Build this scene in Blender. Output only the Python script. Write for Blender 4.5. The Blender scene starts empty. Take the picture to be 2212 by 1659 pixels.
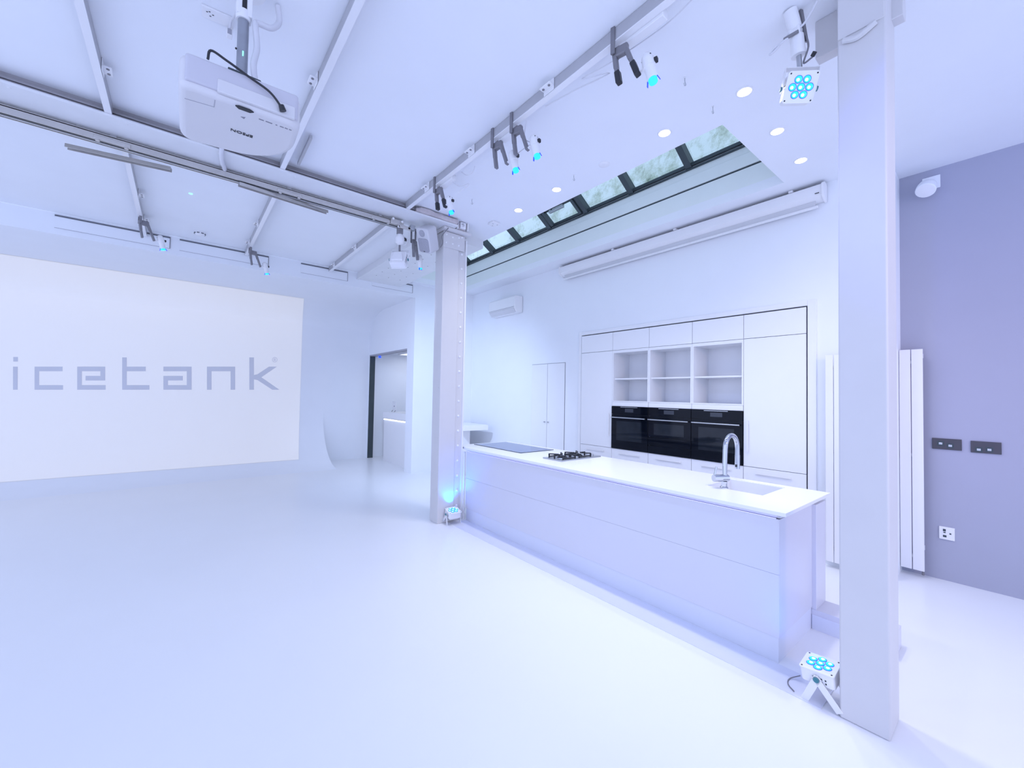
import bpy, bmesh, math, random
from mathutils import Vector, Matrix, Euler
R = math.radians
scene = bpy.context.scene
C = scene.collection
random.seed(4)

# ------------------------------------------------------------------ camera
YAW, PITCH, ROLL, FPX = 0.679238, 0.0270038, 0.0181903, 884.96
fwd = Vector((math.sin(YAW)*math.cos(PITCH), math.cos(YAW)*math.cos(PITCH), math.sin(PITCH)))
rt0 = Vector((math.cos(YAW), -math.sin(YAW), 0)); up0 = rt0.cross(fwd)
rt = math.cos(ROLL)*rt0 + math.sin(ROLL)*up0
up = -math.sin(ROLL)*rt0 + math.cos(ROLL)*up0
cd = bpy.data.cameras.new('camera'); cam = bpy.data.objects.new('camera', cd); C.objects.link(cam)
m = Matrix((rt, up, -fwd)).transposed().to_4x4(); m.translation = (0, 0, 1.6); cam.matrix_world = m
cd.sensor_fit = 'HORIZONTAL'; cd.sensor_width = 36.0; cd.lens = 36.0*FPX/2212.0
cd.clip_start = 0.05; cd.clip_end = 200
scene.camera = cam

# ------------------------------------------------------------------ world, lights, exposure
scene.view_settings.view_transform = 'Standard'; scene.view_settings.look = 'None'
scene.view_settings.gamma = 1.0; scene.view_settings.use_curve_mapping = False
scene.view_settings.exposure = 0.04
w = bpy.data.worlds.new('overcast'); scene.world = w; w.use_nodes = True
bgn = w.node_tree.nodes['Background']
bgn.inputs[0].default_value = (0.595, 0.69, 1.0, 1); bgn.inputs[1].default_value = 1.78

def light(name, kind, loc, energy, color, target=None, **kw):
    d = bpy.data.lights.new(name, kind); d.energy = energy; d.color = color
    for k, v in kw.items(): setattr(d, k, v)
    o = bpy.data.objects.new(name, d); C.objects.link(o); o.location = loc
    if target is not None:
        o.rotation_euler = (Vector(target)-Vector(loc)).to_track_quat('-Z', 'Y').to_euler()
    return o
CEIL = 3.79
DOWNL = [(3.05, 1.207), (3.04, 1.82), (3.71, 1.217), (4.33, 1.23), (3.03, 3.06), (3.036, 3.70)]
for (x, y) in DOWNL:
    light('downlight_lamp', 'SPOT', (x, y, CEIL-0.03), 46 if x < 4 else 4, (1, 0.97, 0.96), (x, y, 0), spot_size=R(130), spot_blend=1.0, shadow_soft_size=0.06)
for (y) in (1.24, 2.22, 2.47, 3.45):       # blue clamp spots on the rail
    light('clamp_lamp', 'SPOT', (2.04, y, 3.34), 26, (0.32, 0.45, 1.0), (3.6, y-0.2, 0.6), spot_size=R(95), spot_blend=1.0, shadow_soft_size=0.03)
# blue floor wash lamps
light('blue_uplight_lamp', 'SPOT', (2.66, 4.44, 0.20), 22, (0.0, 0.13, 1.0), (2.71, 4.49, 1.0), spot_size=R(105), spot_blend=0.6, shadow_soft_size=0.03)
light('blue_floor_lamp', 'SPOT', (2.72, 0.69, 0.22), 4, (0.0, 0.16, 1.0), (3.3, 0.98, 0.55), spot_size=R(110), spot_blend=0.5, shadow_soft_size=0.04)
light('far_lamp', 'SPOT', (2.09, 4.80, 3.09), 250, (0.60, 0.74, 1.0), (4.0, 6.8, 1.2), spot_size=R(96), spot_blend=1.0, shadow_soft_size=0.07)
# unseen coloured wash lamps, added for the tints on right wall and column
light('added_blue_wash_lamp', 'SPOT', (1.2, 0.33, 2.9), 50, (0.10, 0.14, 1.0), (5.4, -0.6, 2.4), spot_size=R(62), spot_blend=0.7, shadow_soft_size=0.04)
light('added_pink_wash_lamp', 'SPOT', (2.6, -2.2, 2.6), 40, (1.0, 0.50, 0.55), (5.4, -0.5, 2.2), spot_size=R(60), spot_blend=0.9, shadow_soft_size=0.1)
light('added_warm_wash_lamp', 'SPOT', (2.2, -2.6, 3.0), 90, (1.0, 0.62, 0.42), (3.6, 0.6, 1.4), spot_size=R(80), spot_blend=0.8, shadow_soft_size=0.15)

# ------------------------------------------------------------------ materials
MATS = {}
def mat(name, col, rough=0.5, metal=0.0, spec=0.5, noise=0.0, nscale=6.0, bump=0.0, bscale=60.0, emit=None, estr=0.0, coat=0.0, alpha=None, trans=0.0):
    m = bpy.data.materials.new(name); m.use_nodes = True; nt = m.node_tree; b = nt.nodes['Principled BSDF']
    b.inputs['Base Color'].default_value = (*col, 1); b.inputs['Roughness'].default_value = rough
    b.inputs['Metallic'].default_value = metal; b.inputs['Specular IOR Level'].default_value = spec
    b.inputs['Coat Weight'].default_value = coat; b.inputs['Transmission Weight'].default_value = trans
    if emit: b.inputs['Emission Color'].default_value = (*emit, 1); b.inputs['Emission Strength'].default_value = estr
    tc = nt.nodes.new('ShaderNodeTexCoord')
    if noise:
        n = nt.nodes.new('ShaderNodeTexNoise'); n.inputs['Scale'].default_value = nscale; n.inputs['Detail'].default_value = 6
        nt.links.new(tc.outputs['Object'], n.inputs['Vector'])
        r = nt.nodes.new('ShaderNodeValToRGB'); r.color_ramp.elements[0].position = 0.3; r.color_ramp.elements[1].position = 0.7
        k = 1-noise
        r.color_ramp.elements[0].color = (col[0]*k, col[1]*k, col[2]*k, 1); r.color_ramp.elements[1].color = (*col, 1)
        nt.links.new(n.outputs['Fac'], r.inputs['Fac']); nt.links.new(r.outputs['Color'], b.inputs['Base Color'])
    if bump:
        n = nt.nodes.new('ShaderNodeTexNoise'); n.inputs['Scale'].default_value = bscale; n.inputs['Detail'].default_value = 4
        nt.links.new(tc.outputs['Object'], n.inputs['Vector'])
        bp = nt.nodes.new('ShaderNodeBump'); bp.inputs['Strength'].default_value = bump; bp.inputs['Distance'].default_value = 0.004
        nt.links.new(n.outputs['Fac'], bp.inputs['Height']); nt.links.new(bp.outputs['Normal'], b.inputs['Normal'])
    MATS[name] = m
    return m
mat('wall', (0.88, 0.905, 0.96), 0.75, noise=0.015, nscale=3, bump=0.06, bscale=40)
mat('ceiling', (0.88, 0.90, 0.95), 0.8, noise=0.02, nscale=2.5, bump=0.05, bscale=30)
mat('wall_lilac', (0.41, 0.42, 0.53), 0.7, noise=0.02, nscale=3, bump=0.08, bscale=50)
mat('floor', (0.87, 0.885, 0.92), 0.28, spec=0.35, noise=0.02, nscale=1.2, bump=0.02, bscale=12)
mat('cool_grey', (0.74, 0.76, 0.86), 0.3, spec=0.35, noise=0.02, nscale=2)
mat('column', (0.69, 0.68, 0.70), 0.5, noise=0.03, nscale=4, bump=0.05, bscale=30)
mat('beam', (0.80, 0.81, 0.84), 0.55, noise=0.04, nscale=5, bump=0.12, bscale=18)
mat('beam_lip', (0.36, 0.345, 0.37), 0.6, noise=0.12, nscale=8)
mat('rail', (0.50, 0.50, 0.53), 0.42, metal=0.25, noise=0.05, nscale=12)
mat('track', (0.62, 0.60, 0.58), 0.3, metal=0.6, noise=0.08, nscale=6)
mat('white', (0.86, 0.86, 0.89), 0.35, noise=0.01, nscale=5)
mat('cabinet', (0.87, 0.88, 0.92), 0.22, spec=0.5, noise=0.01, nscale=4)
mat('gap', (0.16, 0.17, 0.2), 0.8, noise=0.1)  # dark tone painted in so joints and recesses read as shaded
mat('stone', (0.92, 0.92, 0.94), 0.3, noise=0.01, nscale=8)
mat('stone_edge', (0.78, 0.77, 0.80), 0.35, noise=0.02)
mat('sinkwhite', (0.86, 0.87, 0.91), 0.3, noise=0.01)
mat('blackglass', (0.004, 0.006, 0.012), 0.05, spec=0.16, noise=0.1, nscale=2)
mat('ovenwindow', (0.012, 0.017, 0.026), 0.05, spec=0.3, noise=0.25, nscale=5)
mat('ovengrey', (0.035, 0.042, 0.06), 0.25, noise=0.1)
mat('hobglass', (0.05, 0.10, 0.30), 0.06, spec=0.9, noise=0.05)  # blue of the reflected room put into the base colour
mat('steel', (0.55, 0.57, 0.60), 0.3, metal=0.9, noise=0.04, nscale=30)
mat('chrome', (0.58, 0.60, 0.65), 0.06, metal=1.0, noise=0.02)
mat('castiron', (0.025, 0.028, 0.035), 0.5, noise=0.2, nscale=30)
mat('blackplastic', (0.02, 0.022, 0.03), 0.45, noise=0.1)
mat('clampgrey', (0.24, 0.235, 0.26), 0.45, metal=0.3, noise=0.08, nscale=20)
mat('polegrey', (0.36, 0.38, 0.43), 0.4, metal=0.5, noise=0.1, nscale=15)
mat('projector', (0.70, 0.69, 0.72), 0.45, noise=0.01)
mat('projector_rear', (0.60, 0.59, 0.66), 0.5, noise=0.02)
mat('printgrey', (0.25, 0.25, 0.3), 0.6, noise=0.05)
mat('frame_dark', (0.06, 0.08, 0.09), 0.4, metal=0.3, noise=0.1)
mat('panelwhite', (0.84, 0.88, 0.87), 0.5, noise=0.02)
mat('plate_dark', (0.09, 0.085, 0.10), 0.35, metal=0.5, noise=0.1)
mat('wrap', (0.66, 0.60, 0.62), 0.7, noise=0.2, nscale=14, bump=0.3, bscale=30)
mat('speaker', (0.66, 0.66, 0.70), 0.5, noise=0.02)
mat('speakergrille', (0.42, 0.42, 0.48), 0.6, noise=0.1, nscale=60)
mat('lens_blue', (0.02, 0.3, 0.8), 0.2, emit=(0.02, 0.62, 1.0), estr=1.1, noise=0.05)
mat('lens_core', (0.5, 0.9, 1.0), 0.2, emit=(0.45, 0.95, 1.0), estr=1.6, noise=0.05)
mat('lens_ring', (0.02, 0.05, 0.9), 0.3, emit=(0.03, 0.10, 1.0), estr=0.55, noise=0.05)
mat('downlight', (1, 1, 1), 0.3, emit=(1.0, 0.98, 0.94), estr=5, noise=0.01)
mat('ledwhite', (1, 1, 1), 0.3, emit=(0.80, 0.86, 1.0), estr=2, noise=0.01)
mat('ledviolet', (0.6, 0.6, 1), 0.3, emit=(0.42, 0.45, 1.0), estr=0.9, noise=0.01)
mat('ledgreen', (0.2, 1, 0.7), 0.3, emit=(0.15, 1.0, 0.65), estr=2.5, noise=0.01)
mat('bluedot', (0.05, 0.1, 1), 0.3, emit=(0.01, 0.05, 1.0), estr=2.0, noise=0.01)
mat('projection', (0.86, 0.87, 0.90), 0.8, emit=(0.95, 0.84, 0.62), estr=0.17, noise=0.01)  # projector's light on the wall, put into colour and glow
mat('logo', (0.62, 0.66, 0.76), 0.8, noise=0.01, emit=(1.0, 0.7, 0.3), estr=0.05)  # dimmer lettering within the same painted-in projector light
mat('island', (0.72, 0.715, 0.79), 0.3, spec=0.4, noise=0.01, nscale=3)
mat('teal', (0.05, 0.22, 0.27), 0.5, noise=0.05)
mat('whitecable', (0.72, 0.72, 0.77), 0.5, noise=0.03)
# mossy render outside the rooflight
def moss():
    m = bpy.data.materials.new('moss'); m.use_nodes = True; nt = m.node_tree; b = nt.nodes['Principled BSDF']; b.inputs['Roughness'].default_value = 0.9
    tc = nt.nodes.new('ShaderNodeTexCoord')
    n = nt.nodes.new('ShaderNodeTexNoise'); n.inputs['Scale'].default_value = 2.2; n.inputs['Detail'].default_value = 10; n.inputs['Roughness'].default_value = 0.75
    r = nt.nodes.new('ShaderNodeValToRGB'); e = r.color_ramp.elements
    e[0].position = 0.30; e[0].color = (0.16, 0.20, 0.12, 1); e[1].position = 0.52; e[1].color = (0.92, 0.95, 0.90, 1)
    x = e.new(0.41); x.color = (0.58, 0.64, 0.50, 1)
    nt.links.new(tc.outputs['Object'], n.inputs['Vector']); nt.links.new(n.outputs['Fac'], r.inputs['Fac']); nt.links.new(r.outputs['Color'], b.inputs['Base Color'])
    bp = nt.nodes.new('ShaderNodeBump'); bp.inputs['Strength'].default_value = 0.6; bp.inputs['Distance'].default_value = 0.03
    nt.links.new(n.outputs['Fac'], bp.inputs['Height']); nt.links.new(bp.outputs['Normal'], b.inputs['Normal'])
    MATS['moss'] = m
moss()
def glass():
    m = bpy.data.materials.new('pane'); m.use_nodes = True; nt = m.node_tree; nt.nodes.clear()
    o = nt.nodes.new('ShaderNodeOutputMaterial'); mx = nt.nodes.new('ShaderNodeMixShader'); t = nt.nodes.new('ShaderNodeBsdfTransparent'); g = nt.nodes.new('ShaderNodeBsdfGlossy')
    t.inputs[0].default_value = (0.90, 0.96, 0.95, 1); g.inputs['Roughness'].default_value = 0.03; mx.inputs[0].default_value = 0.08
    nt.links.new(t.outputs[0], mx.inputs[1]); nt.links.new(g.outputs[0], mx.inputs[2]); nt.links.new(mx.outputs[0], o.inputs[0]); MATS['pane'] = m
glass()

# ------------------------------------------------------------------ mesh helpers
ORG = {}
class MB:
    def __init__(s): s.v = []; s.f = []
    def add(s, vs, fs):
        o = len(s.v); s.v += [tuple(v) for v in vs]; s.f += [tuple(i+o for i in f) for f in fs]; return s
    def box(s, x0, x1, y0, y1, z0, z1):
        if x0 > x1: x0, x1 = x1, x0
        if y0 > y1: y0, y1 = y1, y0
        if z0 > z1: z0, z1 = z1, z0
        return s.add([(x0,y0,z0),(x1,y0,z0),(x1,y1,z0),(x0,y1,z0),(x0,y0,z1),(x1,y0,z1),(x1,y1,z1),(x0,y1,z1)],
                     [(0,3,2,1),(4,5,6,7),(0,1,5,4),(1,2,6,5),(2,3,7,6),(3,0,4,7)])
    def cyl(s, p0, p1, r0, r1=None, n=16, cap=True):
        p0 = Vector(p0); p1 = Vector(p1); r1 = r0 if r1 is None else r1
        d = (p1-p0).normalized(); a = d.orthogonal().normalized(); b = d.cross(a)
        vs = []
        for p, r in ((p0, r0), (p1, r1)):
            for i in range(n):
                t = 2*math.pi*i/n; vs.append(p+a*math.cos(t)*r+b*math.sin(t)*r)
        fs = [(i, (i+1) % n, n+(i+1) % n, n+i) for i in range(n)]
        if cap: fs += [tuple(range(n-1, -1, -1)), tuple(range(n, 2*n))]
        return s.add(vs, fs)
    def tube(s, pts, r, n=8, sub=6):
        P = [Vector(p) for p in pts]
        if len(P) > 2 and sub > 1:   # Catmull-Rom
            Q = [P[0]]; E = [2*P[0]-P[1]]+P+[2*P[-1]-P[-2]]
            for i in range(1, len(E)-2):
                for k in range(1, sub+1):
                    t = k/sub; a, b, c, d = E[i-1], E[i], E[i+1], E[i+2]
                    Q.append(0.5*((2*b)+(c-a)*t+(2*a-5*b+4*c-d)*t*t+(3*b-a-3*c+d)*t**3))
            P = Q
        vs = []; nrm = None
        for i, p in enumerate(P):
            d = (P[min(i+1, len(P)-1)]-P[max(i-1, 0)]).normalized()
            if nrm is None: nrm = d.orthogonal().normalized()
            nrm = (nrm-d*nrm.dot(d))
            nrm = nrm.normalized() if nrm.length > 1e-6 else d.orthogonal().normalized()
            b = d.cross(nrm)
            for k in range(n):
                t = 2*math.pi*k/n; vs.append(p+nrm*math.cos(t)*r+b*math.sin(t)*r)
        fs = []
        for i in range(len(P)-1):
            for k in range(n): fs.append((i*n+k, i*n+(k+1) % n, (i+1)*n+(k+1) % n, (i+1)*n+k))
        L = len(P)-1
        fs += [tuple(range(n-1, -1, -1)), tuple(L*n+k for k in range(n))]
        return s.add(vs, fs)
    def prism(s, poly, axis, a, b):
        n = len(poly)
        def P(u, v, w): return {'x': (w, u, v), 'y': (u, w, v), 'z': (u, v, w)}[axis]
        vs = [P(u, v, a) for u, v in poly]+[P(u, v, b) for u, v in poly]
        fs = [(i, (i+1) % n, n+(i+1) % n, n+i) for i in range(n)]+[tuple(range(n-1, -1, -1)), tuple(range(n, 2*n))]
        return s.add(vs, fs)
    def lathe(s, base, axis, prof, n=20):
        base = Vector(base); d = Vector(axis).normalized(); a = d.orthogonal().normalized(); b = d.cross(a); vs = []
        for r, h in prof:
            for i in range(n):
                t = 2*math.pi*i/n; vs.append(base+d*h+a*math.cos(t)*r+b*math.sin(t)*r)
        fs = []
        for k in range(len(prof)-1):
            for i in range(n): fs.append((k*n+i, k*n+(i+1) % n, (k+1)*n+(i+1) % n, (k+1)*n+i))
        fs += [tuple(range(n-1, -1, -1)), tuple((len(prof)-1)*n+i for i in range(n))]
        return s.add(vs, fs)
    def beam(s, p0, p1, wd, ht, upv=(0, 0, 1)):   # rectangular bar between two points
        p0 = Vector(p0); p1 = Vector(p1); d = (p1-p0).normalized(); u = Vector(upv); sd = d.cross(u)
        if sd.length < 1e-5: sd = d.orthogonal()
        sd.normalize(); u = sd.cross(d)
        vs = []
        for p in (p0, p1):
            for a, b in ((-1,-1),(1,-1),(1,1),(-1,1)): vs.append(p+sd*a*wd/2+u*b*ht/2)
        return s.add(vs, [(0,1,2,3),(7,6,5,4),(0,4,5,1),(1,5,6,2),(2,6,7,3),(3,7,4,0)])
    def build(s, name, material, parent=None, local=False, smooth=False, bevel=0.0, seg=2, kind=None):
        vs = s.v
        if parent is not None:
            if not local:
                o = ORG.get(parent.name, Vector((0, 0, 0))); vs = [(v[0]-o[0], v[1]-o[1], v[2]-o[2]) for v in vs]
            org = ORG.get(parent.name, Vector((0, 0, 0)))
        else:
            xs = [v[0] for v in vs]; ys = [v[1] for v in vs]; zs = [v[2] for v in vs]
            org = Vector(((min(xs)+max(xs))/2, (min(ys)+max(ys))/2, min(zs))); vs = [(v[0]-org[0], v[1]-org[1], v[2]-org[2]) for v in vs]
        me = bpy.data.meshes.new(name); me.from_pydata(vs, [], s.f)
        bm = bmesh.new(); bm.from_mesh(me); bmesh.ops.recalc_face_normals(bm, faces=bm.faces); bm.to_mesh(me); bm.free()
        me.materials.append(MATS[material])
        if smooth:
            me.shade_smooth(); me.set_sharp_from_angle(angle=R(38))
        o = bpy.data.objects.new(name, me); C.objects.link(o)
        if parent is not None: o.parent = parent
        else: o.location = org
        ORG[o.name] = org
        if bevel:
            b = o.modifiers.new('bevel', 'BEVEL'); b.width = bevel; b.segments = seg; b.limit_method = 'ANGLE'; b.angle_limit = R(40)
            me.shade_smooth(); me.set_sharp_from_angle(angle=R(38))
        if kind: o['kind'] = kind
        return o
def thing(name, label, cat, loc=(0, 0, 0), rot=None, group=None):
    o = bpy.data.objects.new(name, None); C.objects.link(o); o.location = loc; o.empty_display_size = 0.05
    if rot is not None: o.rotation_euler = rot
    ORG[o.name] = Vector(loc)
    return tag(o, label, cat, group)
def tag(o, label, cat, group=None):
    o['label'] = label; o['category'] = cat
    if group: o['group'] = group
    return o
def struct_root(name, loc=(0, 0, 0)):
    o = bpy.data.objects.new(name, None); C.objects.link(o); o.location = loc; o['kind'] = 'structure'; ORG[o.name] = Vector(loc); return o
def dup(root, loc, rot=None, label=None):
    r = root.copy(); C.objects.link(r); r.location = loc
    if rot is not None: r.rotation_euler = rot
    if label: r['label'] = label
    for ch in list(root.children):
        c = ch.copy(); C.objects.link(c); c.parent = r
        for g in ch.children:
            d = g.copy(); C.objects.link(d); d.parent = c
    return r
def aim(f, u=(0, 0, 1)):      # euler that turns local +Z to f with local +Y towards u
    f = Vector(f).normalized(); u = Vector(u); x = u.cross(f).normalized(); y = f.cross(x)
    return Matrix((x, y, f)).transposed().to_euler()
def rrect(x0, x1, y0, y1, r, n=4):
    pts = []
    for cx, cy, a in ((x1-r, y0+r, -90), (x1-r, y1-r, 0), (x0+r, y1-r, 90), (x0+r, y0+r, 180)):
        for k in range(n+1):
            t = R(a+90*k/n); pts.append((cx+r*math.cos(t), cy+r*math.sin(t)))
    return pts
S = 'structure'

# ================================================================== SETTING
XW, XR, YB, YC = 4.98, 5.42, 7.6, 10.1      # kitchen wall, right wall, far kitchen wall, screen wall
MB().box(-4.6, 6.2, -3.2, 10.3, -0.12, 0).build('floor', 'floor', kind=S)
floor_band = MB().box(2.63, 2.862, 0.66, 4.44, 0.0, 0.004).build('trim_1', 'cool_grey', kind=S)  # raised strip between the columns, greyer and bluer than the floor
# ceiling with the rooflight opening
SX0, SX1, SY0, SY1 = 3.30, 4.66, 1.47, 7.42
c = MB()
c.box(-4.6, SX0, -3.2, YB, CEIL, CEIL+0.1); c.box(SX1, 6.2, -3.2, YB, CEIL, CEIL+0.1)
c.box(SX0, SX1, -3.2, SY0, CEIL, CEIL+0.1); c.box(SX0, SX1, SY1, YB, CEIL, CEIL+0.1)
c.build('ceiling', 'ceiling', kind=S)
# screen wall: coved at the floor and at the soffit
def cyc_profile():
    p = []
    for k in range(0, 17):
        t = R(90*k/16); p.append((8.9+1.2*math.sin(t), 1.15-1.15*math.cos(t)))
    for k in range(1, 6): p.append((YC, 1.15+(3.08-1.15)*k/5))
    for k in range(1, 13):
        t = R(90*k/12); p.append((9.1+1.0*math.cos(t), 3.08+0.45*math.sin(t)))
    p.append((YB, 3.53)); return p
PROF = cyc_profile()
def strip(prof, x0, x1):
    mb = MB(); n = len(prof)
    vs = [(x0, y, z) for y, z in prof]+[(x1, y, z) for y, z in prof]
    mb.add(vs, [(i, i+1, n+i+1, n+i) for i in range(n-1)])
    return mb
XS, XD = 2.57, 3.60
wb = strip(PROF, -4.6, XS)
flat = [(YC, 0.0)]+[q for q in PROF if q[1] >= 1.14]
wb.add(*(lambda t: (t.v, t.f))(strip(flat, XS, XD)))
# end of the floor cove, closing the step down to the flat floor
cove = [q for q in PROF if q[1] <= 1.151]
wb.add([(XS, y, z) for y, z in cove]+[(XS, YC, 0)], [tuple(range(len(cove)+1))])
MB().box(-4.7, -4.6, 8.3, 10.3, 0, CEIL).build('wall_left_blocker', 'wall', kind=S)  # unseen wall stub added so less ambient light reaches the coved wall
wo = wb.build('wall_back', 'wall', kind=S, smooth=True)
MB().box(-4.6, XD, 7.601, 7.66, 3.52, CEIL-0.001).build('trim_2', 'wall', kind=S)           # fascia
MB().box(-4.6, XD, 10.12, 10.22, 0, CEIL).build('wall_rear', 'wall', kind=S)
# side wall with the doorway to the reception
DY0, DY1, DZ = 7.92, 10.03, 2.52
MB().box(XD, XD+0.14, DY0, YC+0.1, DZ, 3.79).box(XD, XD+0.14, DY1+0.012, YC+0.1, 0, DZ).box(XD, XD+0.14, YB, DY0, 0, 3.79).build('wall_doorway', 'wall', kind=S)
dr = struct_root('door_1', (XD, DY1, 0))
MB().box(XD-0.006, XD+0.12, DY1-0.015, DY1+0.012, 0, DZ).build('door_edge', 'frame_dark', dr)
MB().box(XD-0.006, XD+0.14, DY0, DY1, DZ-0.03, DZ).build('door_head', 'speakergrille', dr)
# far wall of the kitchen
MB().box(XD+0.14, 6.0, YB, YB+0.12, 0, CEIL-0.001).build('wall_far', 'wall', kind=S)
# kitchen wall with the niche for the cabinets
NY0, NY1, NZ = 1.354, 4.394, 2.572
k = MB()
k.box(XW, XW+0.12, NY1, YB, 0, CEIL); k.box(XW, XW+0.12, NY0, NY1, NZ, CEIL); k.box(XW, XW+0.12, 0.75, NY0, 0, CEIL)
k.box(XW, XR+0.1, 0.72, 0.75, 0, CEIL)
k.build('wall_kitchen', 'wall', kind=S)
MB().box(5.6, 5.66, 1.2, 4.6, 0, CEIL).box(5.1, 5.6, 1.25, 1.3, 0, 2.7).box(5.1, 5.6, 4.45, 4.5, 0, 2.7).box(5.1, 5.6, 1.25, 4.5, 2.66, 2.72).build('wall_niche', 'gap', kind=S)
MB().box(XR, XR+0.1, -3.2, 0.75, 0, CEIL).build('wall_right', 'wall_lilac', kind=S)
# raised surround round the cabinet niche
t3 = MB(); t3.box(XW-0.018, XW, NY1-0.0, NY1+0.055, 0, NZ+0.055); t3.box(XW-0.018, XW, NY0-0.075, NY0, 0, NZ+0.055); t3.box(XW-0.018, XW, NY0, NY1, NZ, NZ+0.055)
t3.build('trim_3', 'cabinet', kind=S, bevel=0.003)
# reception room behind the doorway
rc = MB(); rc.box(5.3, 5.4, YB+0.12, 10.3, 0, 2.62); rc.box(XD+0.14, 5.3, 10.2, 10.3, 0, 2.60); rc.box(XD+0.14, 5.3, YB+0.12, 10.2, 2.60, 2.66)
rc.build('wall_reception', 'wall', kind=S)

# ---------------------------------------------------------------- rooflight
w1 = struct_root('window_1', (SX1, SY0, CEIL))
ZF = 4.38; SL = -0.66
MB().box(SX1, SX1+0.05, SY0-0.1, SY1+0.1, CEIL+0.1, 4.09).build('upstand', 'panelwhite', w1)
MB().box(SX1+0.004, SX1+0.05, SY0-0.1, SY1+0.1, 4.09, 4.11).build('shadow_gap', 'frame_dark', w1)
MB().box(SX1-0.012, SX1+0.05, SY0-0.1, SY1+0.1, 4.11, 4.245).build('fascia_board', 'panelwhite', w1)
MB().box(SX1-0.004, SX1+0.05, SY0-0.1, SY1+0.1, 4.25, 4.325).build('fascia_board', 'panelwhite', w1)
MB().box(SX1-0.02, SX1+0.05, SY0-0.1, SY1+0.1, 4.327, 4.345).build('sill_bar', 'frame_dark', w1)
MB().box(SX1+0.0, SX1+0.05, SY0-0.1, SY1+0.1, 4.347, 4.362).build('sill_bar', 'white', w1)
MB().box(SX1-0.03, SX1+0.05, SY0-0.1, SY1+0.1, 4.364, 4.40).build('sill_bar', 'frame_dark', w1)
MB().box(SX0-0.05, SX0, SY0-0.1, SY1+0.1, CEIL+0.1, 5.5).build('shaft_side', 'panelwhite', w1)
ends = [(SX0-0.05, CEIL+0.1), (SX1+0.05, CEIL+0.1), (SX1+0.05, 4.40), (SX0-0.05, 5.35)]
for y0 in (SY0-0.05, SY1): MB().prism(ends, 'y', y0, y0+0.05).build('shaft_end', 'panelwhite', w1)
MY = [1.68, 2.46, 3.27, 4.06, 4.84, 5.64, 6.43, 7.32]
gx = lambda x: 4.40+(x-SX1)*SL
for y in MY:
    MB().beam((SX1+0.02, y, gx(SX1+0.02)), (SX0-0.02, y, gx(SX0-0.02)), 0.075, 0.10).build('glazing_bar', 'frame_dark', w1)
edges = [SY0]+MY+[SY1]
for i in range(len(edges)-1):
    a, b = edges[i]+0.03, edges[i+1]-0.03
    if b-a < 0.05: continue
    MB().prism([(SX1+0.02, gx(SX1+0.02)+0.02), (SX0-0.02, gx(SX0-0.02)+0.02), (SX0-0.02, gx(SX0-0.02)+0.026), (SX1+0.02, gx(SX1+0.02)+0.026)], 'y', a, b).build('pane', 'pane', w1)
# opening vent in one bay: frame and chain winder
MB().box(4.36, 4.44, 4.10, 4.80, gx(4.40)-0.06, gx(4.40)-0.01).build('vent_frame', 'frame_dark', w1)
MB().beam((4.62, 4.74, gx(4.62)-0.05), (4.2, 4.74, gx(4.2)-0.05), 0.05, 0.05).build('vent_frame', 'frame_dark', w1)
MB().beam((4.62, 4.14, gx(4.62)-0.05), (4.2, 4.14, gx(4.2)-0.05), 0.05, 0.05).build('vent_frame', 'frame_dark', w1)
MB().box(4.38, 4.43, 4.30, 4.60, gx(4.40)-0.12, gx(4.40)-0.07).build('vent_motor', 'steel', w1, bevel=0.008)
MB().cyl((4.40, 4.5, gx(4.4)-0.10), (4.30, 4.7, gx(4.3)-0.05), 0.012, n=8).build('vent_stay', 'frame_dark', w1)
MB().box(5.6, 5.75, -0.5, 9.5, 3.95, 5.75).build('wall_outside', 'moss', kind=S)
MB().box(SX1+0.05, 5.6, -0.5, 9.5, 4.20, 4.25).build('trim_4', 'moss', kind=S)

# ================================================================== STEEL FRAME
def rivet_pts(y, x, zs):
    return [(x, y, z) for z in zs]
# near (right) column
cr = thing('steel_column', 'wide pale steel column standing nearest, right of the island', 'column', (2.75, 0.49, 0))
sh = MB().box(2.645, 2.87, 0.395, 0.588, 0, CEIL).build('shaft', 'column', cr, bevel=0.008)
MB().box(2.639, 2.646, 0.40, 0.585, 3.50, CEIL).build('head', 'column', cr, bevel=0.003)
MB().box(2.79, 2.86, 0.35, 0.722, 3.57, CEIL).build('head_box', 'column', cr, bevel=0.004)
MB().tube([(2.633, 0.56, 3.48), (2.632, 0.50, 3.46), (2.632, 0.43, 3.49)], 0.014).build('weld_bead', 'column', cr, smooth=True)
# far (left) column: riveted box section with cap plate
cl = thing('steel_column', 'riveted pale steel column behind the island, lit blue at its foot', 'column', (2.66, 4.6, 0))
MB().box(2.495, 2.725, 4.505, 4.70, 0, 3.64).build('shaft', 'column', cl, bevel=0.006)
MB().box(2.725, 2.845, 4.522, 4.68, 0, 3.60).build('flange', 'column', cl, bevel=0.004)
MB().box(2.825, 2.845, 4.505, 4.70, 0, 3.60).build('flange_edge', 'white', cl, bevel=0.003)
MB().box(2.47, 2.87, 4.44, 4.74, 3.645, 3.685).build('cap_plate', 'column', cl, bevel=0.01)
MB().box(2.49, 2.80, 4.495, 4.505, 3.44, 3.64).build('splice_plate', 'column', cl, bevel=0.004)
for i in range(19):
    z = 0.18+i*0.19
    MB().lathe((2.775, 4.522, z), (0, -1, 0), [(0.016, 0), (0.015, 0.006), (0.009, 0.011), (0.002, 0.013)], 10).build('rivet', 'white', cl, smooth=True)
for i in range(10):
    z = 0.4+i*0.32
    MB().lathe((2.495, 4.54, z), (-1, 0, 0), [(0.010, 0), (0.008, 0.004), (0.002, 0.006)], 8).build('rivet', 'column', cl, smooth=True)
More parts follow.
